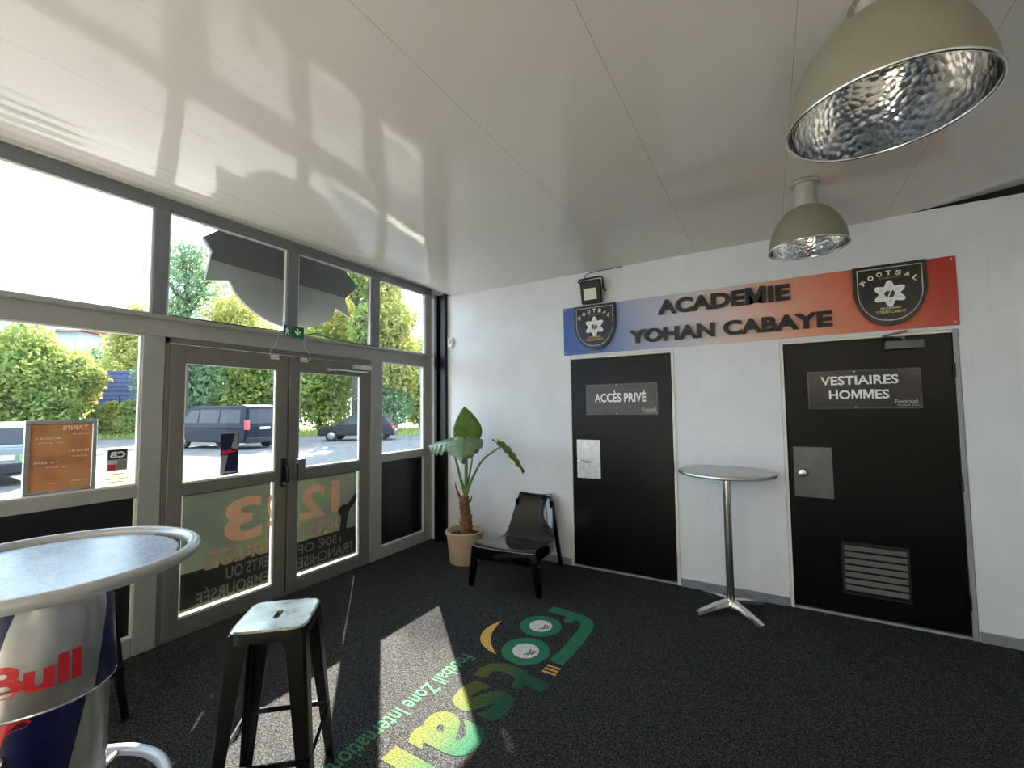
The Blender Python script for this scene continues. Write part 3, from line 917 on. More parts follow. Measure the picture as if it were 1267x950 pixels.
# handle plates
bm = bm_new(); box(bm, 1.918, 2.160, -0.006, -0.001, 0.850, 1.228, 0.001); pl3 = build('push_plate', bm, 'alu_plate', d3)
bm = bm_new()
tube(bm, [(1.945, -0.005, 1.022), (1.945, -0.05, 1.022), (1.955, -0.058, 1.022), (2.075, -0.058, 1.016)], [0.011, 0.011, 0.011, 0.009], 10)
lathe(bm, [(0.022, 0.0), (0.022, 0.008), (0.0, 0.008)], 18); bm.verts.ensure_lookup_table()
for v in bm.verts[-37:]:
    v.co = Vector((1.945 + v.co.x, -0.006 - v.co.z, 1.022 + v.co.y))
build('handle', bm, 'alu', pl3, True)
bm = bm_new(); lathe(bm, [(0.020, 0.0), (0.020, 0.006), (0.008, 0.006), (0.007, 0.012), (0, 0.012)], 18)
bm.transform(Matrix.Translation((1.962, -0.006, 0.955)) @ Matrix.Rotation(R(90), 4, 'X')); build('lock_cylinder', bm, 'steel', pl3, True)
bm = bm_new(); box(bm, 3.746, 3.994, -0.006, -0.001, 0.835, 1.222, 0.001); pl4 = build('push_plate', bm, 'dull_plate', d4)
bm = bm_new(); lathe(bm, [(0.024, 0.0), (0.024, 0.006), (0.012, 0.010), (0.011, 0.03), (0.026, 0.042), (0.030, 0.055), (0.024, 0.068), (0, 0.072)], 24)
bm.transform(Matrix.Translation((3.800, -0.006, 1.028)) @ Matrix.Rotation(R(90), 4, 'X')); build('knob', bm, 'alu', pl4, True)
# louvred vent
bm = bm_new()
for a, b, c, d in ((4.020, 4.408, .148, .166), (4.020, 4.408, .512, .530), (4.020, 4.036, .166, .512), (4.392, 4.408, .166, .512)): box(bm, a, b, -0.014, -0.001, c, d, 0.002)
vent = build('vent_frame', bm, 'black_plain', d4)
for i in range(7):
    z = 0.185 + i * 0.0485
    bm = bm_new(); prism(bm, [(-0.003, z + .026), (-0.018, z), (-0.018, z - .006), (-0.010, z - .004), (-0.001, z + .023)], lambda u, v: (4.036, u, v), lambda u, v: (4.392, u, v))
    build('slat', bm, 'slat', vent)
# closer on the right door
bm = bm_new(); box(bm, 4.335, 4.548, -0.055, -0.002, 1.942, 2.002, 0.008, 2); c4 = build('door_closer', bm, 'dull_plate', d4, True)
bm = bm_new(); tube(bm, [(4.44, -0.04, 2.003), (4.44, -0.04, 2.022), (4.30, -0.19, 2.024), (4.46, -0.02, 2.068)], 0.009, 8); build('closer_arm', bm, 'steel', c4, True)

# door plaques
def plaque(label, x0, x1, z0, z1, m, lines):
    o = thing('door_sign', label, 'sign', ((x0 + x1) / 2, -0.002, z0))
    bm = bm_new(); box(bm, x0, x1, -0.006, -0.002, z0, z1, 0.001); p = build('plate', bm, m, o)
    for s, a, b, c, d in lines:
        letters(o, s, on_back(-0.0066), a, b, c, d, 'white_text', 0.025)
    for x in ((x0 + x1) / 2 - .04,):
        for z in (z0 + .014, z1 - .014):
            bm = bm_new(); lathe(bm, [(0, .003), (.005, .0015), (.006, 0)], 10); bm.transform(Matrix.Translation((x, -0.006, z)) @ Matrix.Rotation(R(90), 4, 'X')); build('screw', bm, 'steel', o, True)
    return o
def fine_line(bm, x0, x1, z0, z1, y, t=0.0025):
    for a, b, c, d in ((x0, x1, z0, z0 + t), (x0, x1, z1 - t, z1), (x0, x0 + t, z0, z1), (x1 - t, x1, z0, z1)): box(bm, a, b, y - .0005, y, c, d)
s3 = plaque('brown-black plaque reading ACCÈS PRIVÉ on the narrower black door', 2.025, 2.722, 1.475, 1.775, 'plaque_brown', [('ACCÈS PRIVÉ', 2.115, 2.615, 1.597, 1.705)])
s4 = plaque('black plaque reading VESTIAIRES HOMMES on the wider black door', 3.860, 4.530, 1.515, 1.808, 'plaque_black', [('VESTIAIRES', 3.945, 4.405, 1.697, 1.765), ('HOMMES', 3.995, 4.350, 1.590, 1.657)])
for o, x0, x1, z0, z1 in ((s3, 2.03, 2.717, 1.48, 1.77), (s4, 3.865, 4.525, 1.52, 1.803)):
    bm = bm_new(); fine_line(bm, x0, x1, z0, z1, -0.006); build('border_line', bm, 'dull_plate', o)
for o, x0, z0 in ((s3, 2.575, 1.492), (s4, 4.378, 1.535)):
    bm = bm_new(); text_into(bm, 'Footsal', on_back(-0.0068), x0, x0 + .125, z0 + .018, z0 + .048, 0.015); build('logo', bm, 'grey_text', o)
    bm = bm_new(); text_into(bm, 'Football Zone', on_back(-0.0068), x0 + .015, x0 + .135, z0, z0 + .014, 0.0); build('logo', bm, 'grey_text', o)

# banner with standing letters
bn = thing('banner_sign', 'long blue to red banner reading ACADEMIE YOHAN CABAYE over the doors', 'sign', (3.27, 0, 2.086))
bm = bm_new(); box(bm, 1.798, 4.742, -0.012, 0.0, 2.086, 2.570, 0.001); build('panel', bm, 'banner', bn)
letters(bn, 'ACADEMIE', on_back(-0.022), 2.748, 3.775, 2.388, 2.522, 'black_letter', 0.042, 0.022)
letters(bn, 'YOHAN CABAYE', on_back(-0.022), 2.478, 4.037, 2.146, 2.272, 'black_letter', 0.042, 0.022)
for x, z in ((3.28, 2.555), (3.28, 2.10), (1.82, 2.55), (4.72, 2.55), (1.82, 2.11), (4.72, 2.11)):
    bm = bm_new(); lathe(bm, [(0, .004), (.006, .002), (.007, 0)], 10); bm.transform(Matrix.Translation((x, -0.012, z)) @ Matrix.Rotation(R(90), 4, 'X')); build('screw', bm, 'steel', bn, True)

def shield_poly(cx, zt, w, h, inset=0.0):
    w2 = w / 2 - inset
    zt -= inset
    zb = zt + inset - h + inset * 1.5
    pts = [(cx - w2, zt), (cx - w2, zt - h * .42)]
    for t in np.linspace(0, 1, 12)[1:]:
        a = t * math.pi / 2
        pts.append((cx - w2 * math.cos(a) ** 0.85, zt - h * .42 - (zt - h * .42 - zb) * math.sin(a) ** 1.25 if t < 1 else zb))
    return pts + [(2 * cx - x, z) for x, z in pts[::-1][1:]]
def shield(label, cx, zt, w, h):
    o = thing('shield_badge', label, 'badge', (cx, -0.012, zt - h), 0, 'black football shields on the banner')
    y = -0.012
    bm = bm_new(); prism(bm, shield_poly(cx, zt, w, h), lambda u, v: (u, y - .012, v), lambda u, v: (u, y - .034, v)); build('plate', bm, 'plaque_black', o)
    bm = bm_new()
    A, B = shield_poly(cx, zt, w, h, 0.022), shield_poly(cx, zt, w, h, 0.029)
    va = [bm.verts.new((u, y - .0345, v)) for u, v in A]; vb = [bm.verts.new((u, y - .0345, v)) for u, v in B]
    for i in range(len(A)):
        j = (i + 1) % len(A); bm.faces.new((va[i], va[j], vb[j], vb[i]))
    build('outline', bm, 'grey_text', o)
    yy = y - .0345
    s = w / .43
    # stylised ball: six scalloped white lobes round a dark hexagon
    cz = zt - h * .485
    bm = bm_new()
    N = 72; ri = 0.034 * s
    ins, outs = [], []
    for i in range(N):
        a = 2 * math.pi * i / N
        r = (0.083 + 0.019 * math.cos(6 * (a - R(30)))) * s
        hexr = ri * math.cos(R(30)) / math.cos((a % R(60)) - R(30))
        outs.append(bm.verts.new((cx + r * math.cos(a), yy, cz + r * math.sin(a))))
        ins.append(bm.verts.new((cx + hexr * math.cos(a), yy, cz + hexr * math.sin(a))))
    for i in range(N):
        j = (i + 1) % N; bm.faces.new((outs[i], outs[j], ins[j], ins[i]))
    build('ball', bm, 'white_text', o)
    bm = bm_new(); text_into(bm, '7', on_back(yy - .0004), cx - .018 * s, cx + .018 * s, cz - .028 * s, cz + .028 * s, 0.01); build('numeral', bm, 'cream', o)
    for i in range(6):
        bm = bm_new()
        a = R(60 * i + 30)
        d = Vector((math.cos(a), math.sin(a))); n = Vector((-d.y, d.x)) * .0018
        p, q = d * ri, d * ri * 1.9
        prism(bm, [(p + n)[:], (p - n)[:], (q - n)[:], (q + n)[:]], lambda u, v: (cx + u, yy - .0003, cz + v), lambda u, v: (cx + u, yy - .0006, cz + v))
        build('ball_seam', bm, 'grey_text', o)
    # arched name
    for i, ch in enumerate('FOOTSAL'):
        a = R((3 - i) * 14.5)
        rr = 0.205 * s
        px, pz = cx - rr * math.sin(a), cz - .062 * s + rr * math.cos(a)
        def fn(u, v, w_, a=a, px=px, pz=pz):
            return (px + u * math.cos(a) - v * math.sin(a), yy - .0005, pz + u * math.sin(a) + v * math.cos(a))
        bm = bm_new(); text_into(bm, ch, fn, -.017 * s, .017 * s, 0, .036 * s, 0.03); build('letter', bm, 'cream', o)
    bm = bm_new(); text_into(bm, 'FOOTBALL CLUB', on_back(yy - .0005), cx - .055 * s, cx + .055 * s, zt - h * .235, zt - h * .235 + .010 * s, 0.0); build('lettering', bm, 'grey_text', o)
    bm = bm_new(); text_into(bm, 'ACADEMIE', on_back(yy - .0005), cx - .062 * s, cx + .062 * s, zt - h * .735, zt - h * .735 + .016 * s, 0.03); build('lettering', bm, 'gold', o)
    bm = bm_new(); text_into(bm, 'YOHAN CABAYE', on_back(yy - .0005), cx - .088 * s, cx + .088 * s, zt - h * .80, zt - h * .80 + .022 * s, 0.03); build('lettering', bm, 'gold', o)
shield('smaller-looking black football shield under the floodlight on the blue end', 2.143, 2.562, 0.425, 0.445)
shield('black football shield on the red end of the banner', 4.378, 2.566, 0.410, 0.450)

# floodlight
fl = thing('floodlight', 'small black floodlight fixed above the blue end of the banner', 'floodlight', (2.13, -0.01, 2.55))
bm = bm_new(); box(bm, -.105, .105, -.022, .022, -.115, .115, 0.014, 2); bm.transform(Matrix.Translation((2.13, -0.085, 2.685)) @ Matrix.Rotation(R(12), 4, 'X')); hs = build('housing', bm, 'black_plain', fl, True)
bm = bm_new(); box(bm, -.068, .062, -.026, -.021, -.075, .035, 0.003); bm.transform(Matrix.Translation((2.13, -0.085, 2.685)) @ Matrix.Rotation(R(12), 4, 'X')); build('lens', bm, 'flood_glass', fl)
bm = bm_new(); tube(bm, [(2.005, -.005, 2.79), (2.005, -.10, 2.80), (2.02, -.105, 2.815), (2.24, -.105, 2.818), (2.255, -.10, 2.80), (2.255, -.09, 2.70), (2.255, -.005, 2.70)], 0.009, 8); build('bracket', bm, 'black_steel', fl, True)
bm = bm_new()
for i in range(6): box(bm, 2.05 + i * .03, 2.056 + i * .03, -0.065, -0.03, 2.60, 2.77)
build('cooling_fins', bm, 'black_plain', fl)
bm = bm_new(); tube(bm, [(2.10, -.07, 2.80), (2.06, -.05, 2.835), (2.045, -.03, 2.87), (2.07, -.012, 2.895), (2.18, -.008, 2.905), (2.42, -.006, 2.908)], 0.0045, 8)
o = build('floodlight_cable', bm, 'cable', None, True); tag(o, 'black cable curling from the floodlight up to the ceiling', 'cable')

bm = bm_new(); box(bm, 0.285, 0.352, -0.035, 0.0, 2.29, 2.40, 0.006, 2)
o = build('detector', bm, 'white_plastic', None, True); tag(o, 'small white detector box on the wall beside the corner column', 'detector')
bm = bm_new(); box(bm, 0.30, 0.337, -0.038, -0.034, 2.335, 2.385, 0.003); build('detector_lens', bm, 'grey_text', o)

# ------------------------------------------------------------------ ceiling lamps
def pendant(label, x, y, zr, r, lit=None):
    o = thing('ceiling_lamp', label, 'lamp', (x, y, 2.915), 0, 'dome industrial ceiling lamps')
    h = 0.20 * r / 0.225
    prof = []
    for t in np.linspace(0, 1, 18):
        a = t * math.pi / 2
        prof.append((max(0.056, r * math.sin(a) ** 0.94), zr + h * 1.45 * math.cos(a) ** 1.08))
    zt = prof[0][1]
    bm = bm_new(); lathe(bm, [(0.0, zt + .001)] + prof, 56, (x, y, 0)); shell = build('shade', bm, 'lamp_out', o, True)
    bm = bm_new(); lathe(bm, [(0.0, zt - .008)] + [(max(0.03, q - .006), z - .006 if z > zr + .01 else z) for q, z in prof], 56, (x, y, 0)); build('reflector', bm, 'reflector', o, True)
    bm = bm_new(); N = 56
    tube(bm, [(x + r * math.cos(2 * math.pi * i / N), y + r * math.sin(2 * math.pi * i / N), zr) for i in range(N)], 0.006, 8, True); build('rim', bm, 'rim_metal', o, True)
    bm = bm_new(); lathe(bm, [(0, 2.90), (.058, 2.90), (.060, 2.86), (.062, 2.858), (.062, zt - .012), (0, zt - .012)], 32, (x, y, 0)); build('neck', bm, 'lamp_neck', o, True)
    bm = bm_new(); lathe(bm, [(0, 2.913), (.078, 2.913), (.082, 2.905), (.078, 2.897), (0, 2.897)], 32, (x, y, 0)); build('ceiling_rose', bm, 'lamp_neck', o, True)
    bm = bm_new(); lathe(bm, [(0, zt - .02), (.022, zt - .02), (.022, zt - .07), (.030, zt - .09), (.038, zt - .125), (.03, zt - .155), (0, zt - .165)], 24, (x, y, 0)); build('bulb', bm, lit or 'white_plastic', o, True)
    return o
pendant('big dome lamp with hammered reflector at the top right corner', 3.955, -2.29, 2.50, 0.268)
pendant('smaller-looking dome lamp hanging before the back wall', 3.835, -0.95, 2.505, 0.205)

# added globe lamps behind the camera, invented as warm fill for the hall
def globe(label, x, y, z, watts):
    o = thing('fill_lamp', label, 'lamp', (x, y, 2.9), 0, 'added warm fill lamps behind the camera')
    bm = bm_new(); tube(bm, [(x, y, z + .12), (x, y, 2.93)], .004, 6); build('cord', bm, 'black_plain', o)
    bm = bm_new(); lathe(bm, [(0, z + .15), (.03, z + .15), (.035, z + .11), (0, z + .11)], 20, (x, y, 0)); build('cap', bm, 'black_plain', o, True)
    bm = bm_new(); lathe(bm, [(.12 * math.sin(a), z - .12 * math.cos(a)) for a in np.linspace(0, math.pi, 16)], 28, (x, y, 0)); build('globe', bm, 'fill_glow', o, True)
    l = bpy.data.lights.new('fill_light', 'POINT'); l.energy = watts; l.color = (1.0, .88, .68); l.shadow_soft_size = .125
    lo = bpy.data.objects.new('fill_light', l); COL.objects.link(lo); lo.parent = o; lo.location = (0, 0, z - 2.9)
globe('added fill lamp behind the camera, nearest the glazed front', 2.4, -6.4, 2.5, 420)
globe('added fill lamp behind the camera, middle of the row of three', 4.4, -6.4, 2.5, 420)
globe('added fill lamp behind the camera, nearest the right wall', 6.4, -6.4, 2.5, 420)

# ------------------------------------------------------------------ bar stools
def rsq(a, h, e=7.0):
    c, s = math.cos(a), math.sin(a)
    k = (abs(c) ** e + abs(s) ** e) ** (-1.0 / e)
    return h * k * c, h * k * s
def stool(label, x, y, rz, group='black metal bar stools', H=0.735, hs=0.140):
    o = thing('bar_stool', label, 'stool', (x, y, FZ), rz, group)
    N = 64
    bm = bm_new()
    loops = []
    for hh, z in ((hs - .012, H - .001), (hs - .006, H), (hs, H - .006)):
        loops.append([bm.verts.new((*rsq(2 * math.pi * i / N, hh), z)) for i in range(N)])
    inner = []
    for i in range(N):
        a = 2 * math.pi * i / N
        px = 0.013 * math.cos(a); py = 0.013 * math.sin(a) + (0.024 if math.sin(a) > 0 else -0.024)
        inner.append(bm.verts.new((px, py, H - .002)))
    inner2 = [bm.verts.new((v.co.x * .9, v.co.y * .95, H - .014)) for v in inner]
    seq = [inner2, inner] + loops
    for A, B in zip(seq, seq[1:]):
        for i in range(N):
            j = (i + 1) % N
            bm.faces.new((A[i], A[j], B[j], B[i]))
    build('seat', bm, 'seat', o, True, world=False)
    bm = bm_new(); sk = []
    for hh, z in ((hs, H - .006), (hs + .002, H - .012), (hs + .003, H - .045), (hs - .001, H - .045), (hs - .002, H - .012)):
        sk.append([bm.verts.new((*rsq(2 * math.pi * i / N, hh), z)) for i in range(N)])
    for A, B in zip(sk, sk[1:]):
        for i in range(N):
            j = (i + 1) % N
            bm.faces.new((A[i], A[j], B[j], B[i]))
    bm.faces.new(sk[-1])
    build('seat_skirt', bm, 'black_steel', o, True, world=False)
    ht, hb = hs - .004, 0.192
    for sx in (-1, 1):
        for sy in (-1, 1):
            bm = bm_new()
            rows = []
            for t in (0, .12, .5, 1):
                hh = ht + (hb - ht) * t; z = (H - .012) * (1 - t)
                w = (0.088 if t < .1 else 0.074 - 0.036 * t)
                c = .010
                th = .004
                row = []
                for px, py in ((hh - w, hh), (hh - c, hh), (hh - c * .3, hh - c * .3), (hh, hh - c), (hh, hh - w), (hh - th, hh - w), (hh - th, hh - c - th * .5), (hh - c * .6 - th, hh - c * .6 - th), (hh - c - th * .5, hh - th), (hh - w, hh - th)):
                    row.append(bm.verts.new((sx * px, sy * py, z)))
                rows.append(row)
            n = len(rows[0])
            for A, B in zip(rows, rows[1:]):
                for i in range(n):
                    j = (i + 1) % n; bm.faces.new((A[i], A[j], B[j], B[i]))
            bm.faces.new(rows[0]); bm.faces.new(rows[-1][::-1])
            lg = build('leg', bm, 'black_steel', o, False, world=False)
            bm = bm_new(); box(bm, sx * hb - .020 - (.018 if sx > 0 else -.018), sx * hb + .020 - (.018 if sx > 0 else -.018), sy * hb - .02 - sy * .018, sy * hb + .02 - sy * .018, 0, .012, .003)
            build('foot_cap', bm, 'black_plain', lg, False, world=False)
    zr = 0.255; q = ht + (hb - ht) * (1 - zr / H) - .004
    for a, b in (((-q, -q), (q, -q)), ((q, -q), (q, q)), ((q, q), (-q, q)), ((-q, q), (-q, -q))):
        bm = bm_new()
        d = Vector((b[0] - a[0], b[1] - a[1], 0)).normalized(); n = Vector((-d.y, d.x, 0)) * .0035
        va = []
        for p in (Vector((*a, zr)), Vector((*b, zr))):
            va.append([bm.verts.new(p + n * s1 + Vector((0, 0, s2 * .011))) for s1, s2 in ((-1, -1), (1, -1), (1, 1), (-1, 1))])
        for i in range(4):
            j = (i + 1) % 4; bm.faces.new((va[0][i], va[0][j], va[1][j], va[1][i]))
        bm.faces.new(va[0][::-1]); bm.faces.new(va[1])
        build('rung', bm, 'black_gloss', o, False, world=False)
    for s in (1, -1):
        bm = bm_new(); k = hs - .02
        tube(bm, [(-k, -s * k, H - .05), (0, 0, H - .062), (k, s * k, H - .05)], .006, 6); build('brace', bm, 'black_steel', o, True, world=False)
    return o
s1 = stool('black metal bar stool with worn pale seat, standing in the sunlight', 1.815, -3.02, R(41.6))
s2 = copy_tree(s1); s2.location = (0.585, -3.365, FZ); s2.rotation_euler = (0, 0, R(20)); s2['label'] = 'dark bar stool half hidden behind the can-shaped table'
s3_ = copy_tree(s1); s3_.location = (1.985, -3.965, FZ); s3_.rotation_euler = (0, 0, R(60)); s3_['label'] = 'dark bar stool corner in front of the can-shaped table'

# ------------------------------------------------------------------ can-shaped bar table
CX, CY = 1.586, -3.645
ct = thing('bar_table', 'blue and silver can-shaped bar table with a grey ring rim', 'table', (CX, CY, FZ))
def cl_(p): return (p[0], p[1] - FZ)
bm = bm_new(); lathe(bm, [(0, 0.03), (.150, .03), (.156, .05), (.156, .70), (0, .70)], 96); build('lower_drum', bm, 'can_low', ct, True, world=False)
bm = bm_new(); lathe(bm, [(0, .706), (.160, .706), (.172, .712), (.174, .722), (.168, .80), (.160, .95), (.140, 1.03), (.11, 1.075), (0, 1.075)], 96); build('upper_drum', bm, 'can_up', ct, True, world=False)
bm = bm_new(); N = 96
tube(bm, [(.168 * math.cos(2 * math.pi * i / N), .168 * math.sin(2 * math.pi * i / N), .708) for i in range(N)], .005, 8, True); build('drum_lip', bm, 'alu', ct, True, world=False)
bm = bm_new(); lathe(bm, [(0, 0), (.26, 0), (.26, .012), (.16, .03), (0, .03)], 64); build('base', bm, 'ring_paint', ct, True, world=False)
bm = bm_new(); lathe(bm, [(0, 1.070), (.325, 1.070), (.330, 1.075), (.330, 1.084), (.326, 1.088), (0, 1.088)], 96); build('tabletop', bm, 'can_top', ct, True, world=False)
bm = bm_new(); tube(bm, [(.377 * math.cos(2 * math.pi * i / N), .377 * math.sin(2 * math.pi * i / N), 1.088) for i in range(N)], .0205, 16, True); build('rim_ring', bm, 'ring_paint', ct, True, world=False)
for i in range(6):
    a = R(60 * i + 52)
    bm = bm_new(); tube(bm, [(.30 * math.cos(a), .30 * math.sin(a), 1.078), (.37 * math.cos(a), .37 * math.sin(a), 1.084)], .007, 8); build('rim_bracket', bm, 'ring_paint', ct, True, world=False)
bm = bm_new(); tube(bm, [(.315 * math.cos(2 * math.pi * i / N), .315 * math.sin(2 * math.pi * i / N), .285) for i in range(N)], .019, 12, True); fr = build('foot_ring', bm, 'ring_paint', ct, True, world=False)
for i in range(4):
    a = R(90 * i + 35)
    bm = bm_new(); tube(bm, [(.15 * math.cos(a), .15 * math.sin(a), .285), (.31 * math.cos(a), .31 * math.sin(a), .285)], .010, 8); build('ring_spoke', bm, 'ring_paint', fr, True, world=False)
def wrap(rad, sl=0.0):
    return lambda u, v, w: ((rad + sl * (v - .73)) * math.cos(u), (rad + sl * (v - .73)) * math.sin(u), v)
for s, a, b in (('Red', -128, -62), ('Bull', -52, 15)):
    bm = bm_new(); text_into(bm, s, wrap(.1755, -.075), R(a), R(b), .772, .858, 0.04)
    build('lettering', bm, 'red', ct, False, world=False)
bm = bm_new()
poly = [(-75, .60), (-66, .66), (-58, .70), (-48, .705), (-38, .71), (-30, .722), (-23, .712), (-20, .70), (-24, .69), (-34, .688), (-40, .68), (-46, .65), (-44, .62), (-50, .615), (-54, .645), (-62, .64), (-68, .60)]
poly = [(a, z - .012) for a, z in poly]
vs = [bm.verts.new(wrap(.1572)(R(a), min(z, .699), 0)) for a, z in poly]; f = bm.faces.new(vs); bmesh.ops.triangulate(bm, faces=[f])
build('bull_print', bm, 'red', ct, False, world=False)

# ------------------------------------------------------------------ steel stand table
ht = thing('high_table', 'slim round steel stand table between the two black doors', 'table', (3.285, -0.307, FZ))
bm = bm_new(); lathe(bm, [(0, 1.040), (.340, 1.040), (.348, 1.046), (.350, 1.056), (.346, 1.064), (.335, 1.068), (0, 1.068)], 72); build('tabletop', bm, 'steel', ht, True, world=False)
bm = bm_new(); lathe(bm, [(0, 1.028), (.06, 1.028), (.06, 1.040), (0, 1.040)], 24); build('mounting_plate', bm, 'steel', ht, True, world=False)
bm = bm_new(); lathe(bm, [(0, .06), (.029, .06), (.029, 1.03), (0, 1.03)], 28); build('column', bm, 'alu', ht, True, world=False)
bm = bm_new(); lathe(bm, [(0, .035), (.05, .035), (.052, .06), (.036, .085), (0, .085)], 28); build('hub', bm, 'alu', ht, True, world=False)
for i in range(4):
    a = R(45 + 90 * i)
    bm = bm_new()
    rows = []
    for d, w, z0, z1 in ((.03, .030, .045, .085), (.14, .028, .038, .068), (.27, .024, .016, .040), (.305, .020, .010, .030)):
        rows.append([bm.verts.new((d, s * w, z)) for s, z in ((-1, z0), (1, z0), (.8, z1), (-.8, z1))])
    for A, B in zip(rows, rows[1:]):
        for j in range(4):
            k = (j + 1) % 4; bm.faces.new((A[j], A[k], B[k], B[j]))
    bm.faces.new(rows[0][::-1]); bm.faces.new(rows[-1])
    bm.transform(Matrix.Rotation(a, 4, 'Z'))
    lg = build('leg', bm, 'alu', ht, False, world=False)
    bm = bm_new(); lathe(bm, [(0, 0), (.016, 0), (.016, .012), (0, .012)], 14, (.285 * math.cos(a), .285 * math.sin(a), 0)); build('foot_glide', bm, 'black_plain', lg, True, world=False)

# ------------------------------------------------------------------ moulded lounge chair (local: +x right of the sitter's front view, -y front)
ch = thing('lounge_chair', 'low glossy black moulded plastic lounge chair by the wall', 'chair', (1.530, -0.455, FZ), R(6))
prof = [(.425, .24, .300), (.430, .30, .300), (.432, .35, .300), (.418, .378, .300), (.385, .388, .298), (.30, .378, .295), (.15, .352, .288), (.0, .325, .278), (-.10, .312, .268), (-.155, .318, .258), (-.19, .35, .245), (-.225, .42, .232), (-.27, .52, .215), (-.315, .62, .198), (-.345, .690, .182), (-.362, .708, .176), (-.38, .700, .172)]
bm = bm_new(); U = 16; grid = []
for k, (f, z, w) in enumerate(prof):
    row = []
    for i in range(U + 1):
        u = -1 + 2 * i / U
        seat = 1.0 if 3 < k < 10 else (0.5 if k in (3, 10) else 0.0)
        back = 1.0 if k >= 11 else 0.0
        dz = -.030 * seat * (1 - abs(u) ** 2.2)
        df = -.040 * back * (1 - abs(u) ** 2.4)
        dz -= .022 * (1.0 if k >= 14 else 0.0) * (1 - u * u)
        row.append(bm.verts.new((u * w, -(f + df), z + dz)))
    grid.append(row)
for a in range(len(prof) - 1):
    for i in range(U):
        bm.faces.new((grid[a][i], grid[a][i + 1], grid[a + 1][i + 1], grid[a + 1][i]))
sh = build('seat_shell', bm, 'black_gloss', ch, 'full', world=False)
md = sh.modifiers.new('thickness', 'SOLIDIFY'); md.thickness = .010; md.offset = -1
md = sh.modifiers.new('smooth', 'SUBSURF'); md.levels = 1; md.render_levels = 2
# side flanges that run down from the shell's edges
for s in (-1, 1):
    bm = bm_new(); top, bot = [], []
    for k, (f, z, w) in enumerate(prof[2:15]):
        t = k / (len(prof) - 3)
        top.append(Vector((s * w, -f, z)))
        drop = .10 * (1 - t) + .03
        bk = .02 * t
        bot.append(Vector((s * (w + .022 - .02 * t), -(f - bk), z - drop if t < .55 else z - .05 - .02 * t)))
    rows = [[bm.verts.new(p) for p in top], [bm.verts.new(p) for p in bot]]
    for i in range(len(top) - 1):
        bm.faces.new((rows[0][i], rows[0][i + 1], rows[1][i + 1], rows[1][i]))
    fl_ = build('side_flange', bm, 'black_gloss', ch, 'full', world=False)
    md = fl_.modifiers.new('thickness', 'SOLIDIFY'); md.thickness = .012
    md = fl_.modifiers.new('smooth', 'SUBSURF'); md.levels = 1; md.render_levels = 2
def taper(bm, p0, w0, p1, w1, bev=.008):
    """tapered square bar from p0 to p1, w = (x half-width, y half-width)"""
    b = bmesh.new()
    A = [b.verts.new((p0[0] + sx * w0[0], p0[1] + sy * w0[1], p0[2])) for sx, sy in ((-1, -1), (1, -1), (1, 1), (-1, 1))]
    B = [b.verts.new((p1[0] + sx * w1[0], p1[1] + sy * w1[1], p1[2])) for sx, sy in ((-1, -1), (1, -1), (1, 1), (-1, 1))]
    for i in range(4):
        j = (i + 1) % 4; b.faces.new((A[i], A[j], B[j], B[i]))
    b.faces.new(A[::-1]); b.faces.new(B)
    bmesh.ops.bevel(b, geom=b.edges[:], offset=bev, segments=2, affect='EDGES')
    join(bm, b)
for s in (-1, 1):
    bm = bm_new(); taper(bm, (s * .325, -.415, 0), (.022, .020), (s * .278, -.400, .355), (.034, .032)); build('leg', bm, 'black_gloss', ch, True, world=False)
    bm = bm_new(); taper(bm, (s * .255, .372, 0), (.018, .022), (s * .182, .322, .645), (.020, .028)); build('leg', bm, 'black_gloss', ch, True, world=False)

# ------------------------------------------------------------------ potted plant
pp = thing('potted_plant', 'elephant ear plant in a beige pot in the corner', 'plant', (0.83, -0.43, FZ))
bm = bm_new()
lathe(bm, [(0, 0), (.150, 0), (.156, .008), (.188, .285), (.200, .287), (.203, .295), (.203, .318), (.198, .323), (.188, .323), (.183, .31), (.170, .24), (0, .24)], 56); build('pot', bm, 'pot', pp, True, world=False)
bm = bm_new(); lathe(bm, [(0, .282), (.08, .279), (.178, .268), (.178, .262), (0, .262)], 40)
for v in bm.verts: v.co.z += random.uniform(-.004, .004)
build('soil', bm, 'soil', pp, True, world=False)
bm = bm_new()
pts, rads = [], []
for i in range(26):
    t = i / 25
    pts.append((.01 + .012 * math.sin(t * 5), .01 * math.cos(t * 4), .25 + .42 * t))
    rads.append((.062 - .014 * t) * (1 + .10 * (1 if i % 3 == 0 else -0.4)))
tube(bm, pts, rads, 14)
for v in bm.verts: v.co += Vector((random.uniform(-.003, .003), random.uniform(-.003, .003), 0))
stem = build('stem', bm, 'bark', pp, True, world=False)
for a, z in ((10, .42), (130, .48), (250, .55), (60, .60), (190, .36)):
    bm = bm_new(); d = Vector((math.cos(R(a)), math.sin(R(a)), 0))
    p = Vector((.01, 0, z)) + d * .045
    tube(bm, [p, p + d * .018 + Vector((0, 0, .03)), p + d * .030 + Vector((0, 0, .07))], [.014, .009, .002], 6); build('leaf_scar', bm, 'bark', stem, True, world=False)
bm = bm_new(); tube(bm, [(-.02, -.02, .62), (-.06, -.03, .69), (-.09, -.03, .75), (-.105, -.03, .81)], [.02, .014, .008, .002], 8); build('dry_sheath', bm, 'bark', pp, True, world=False)
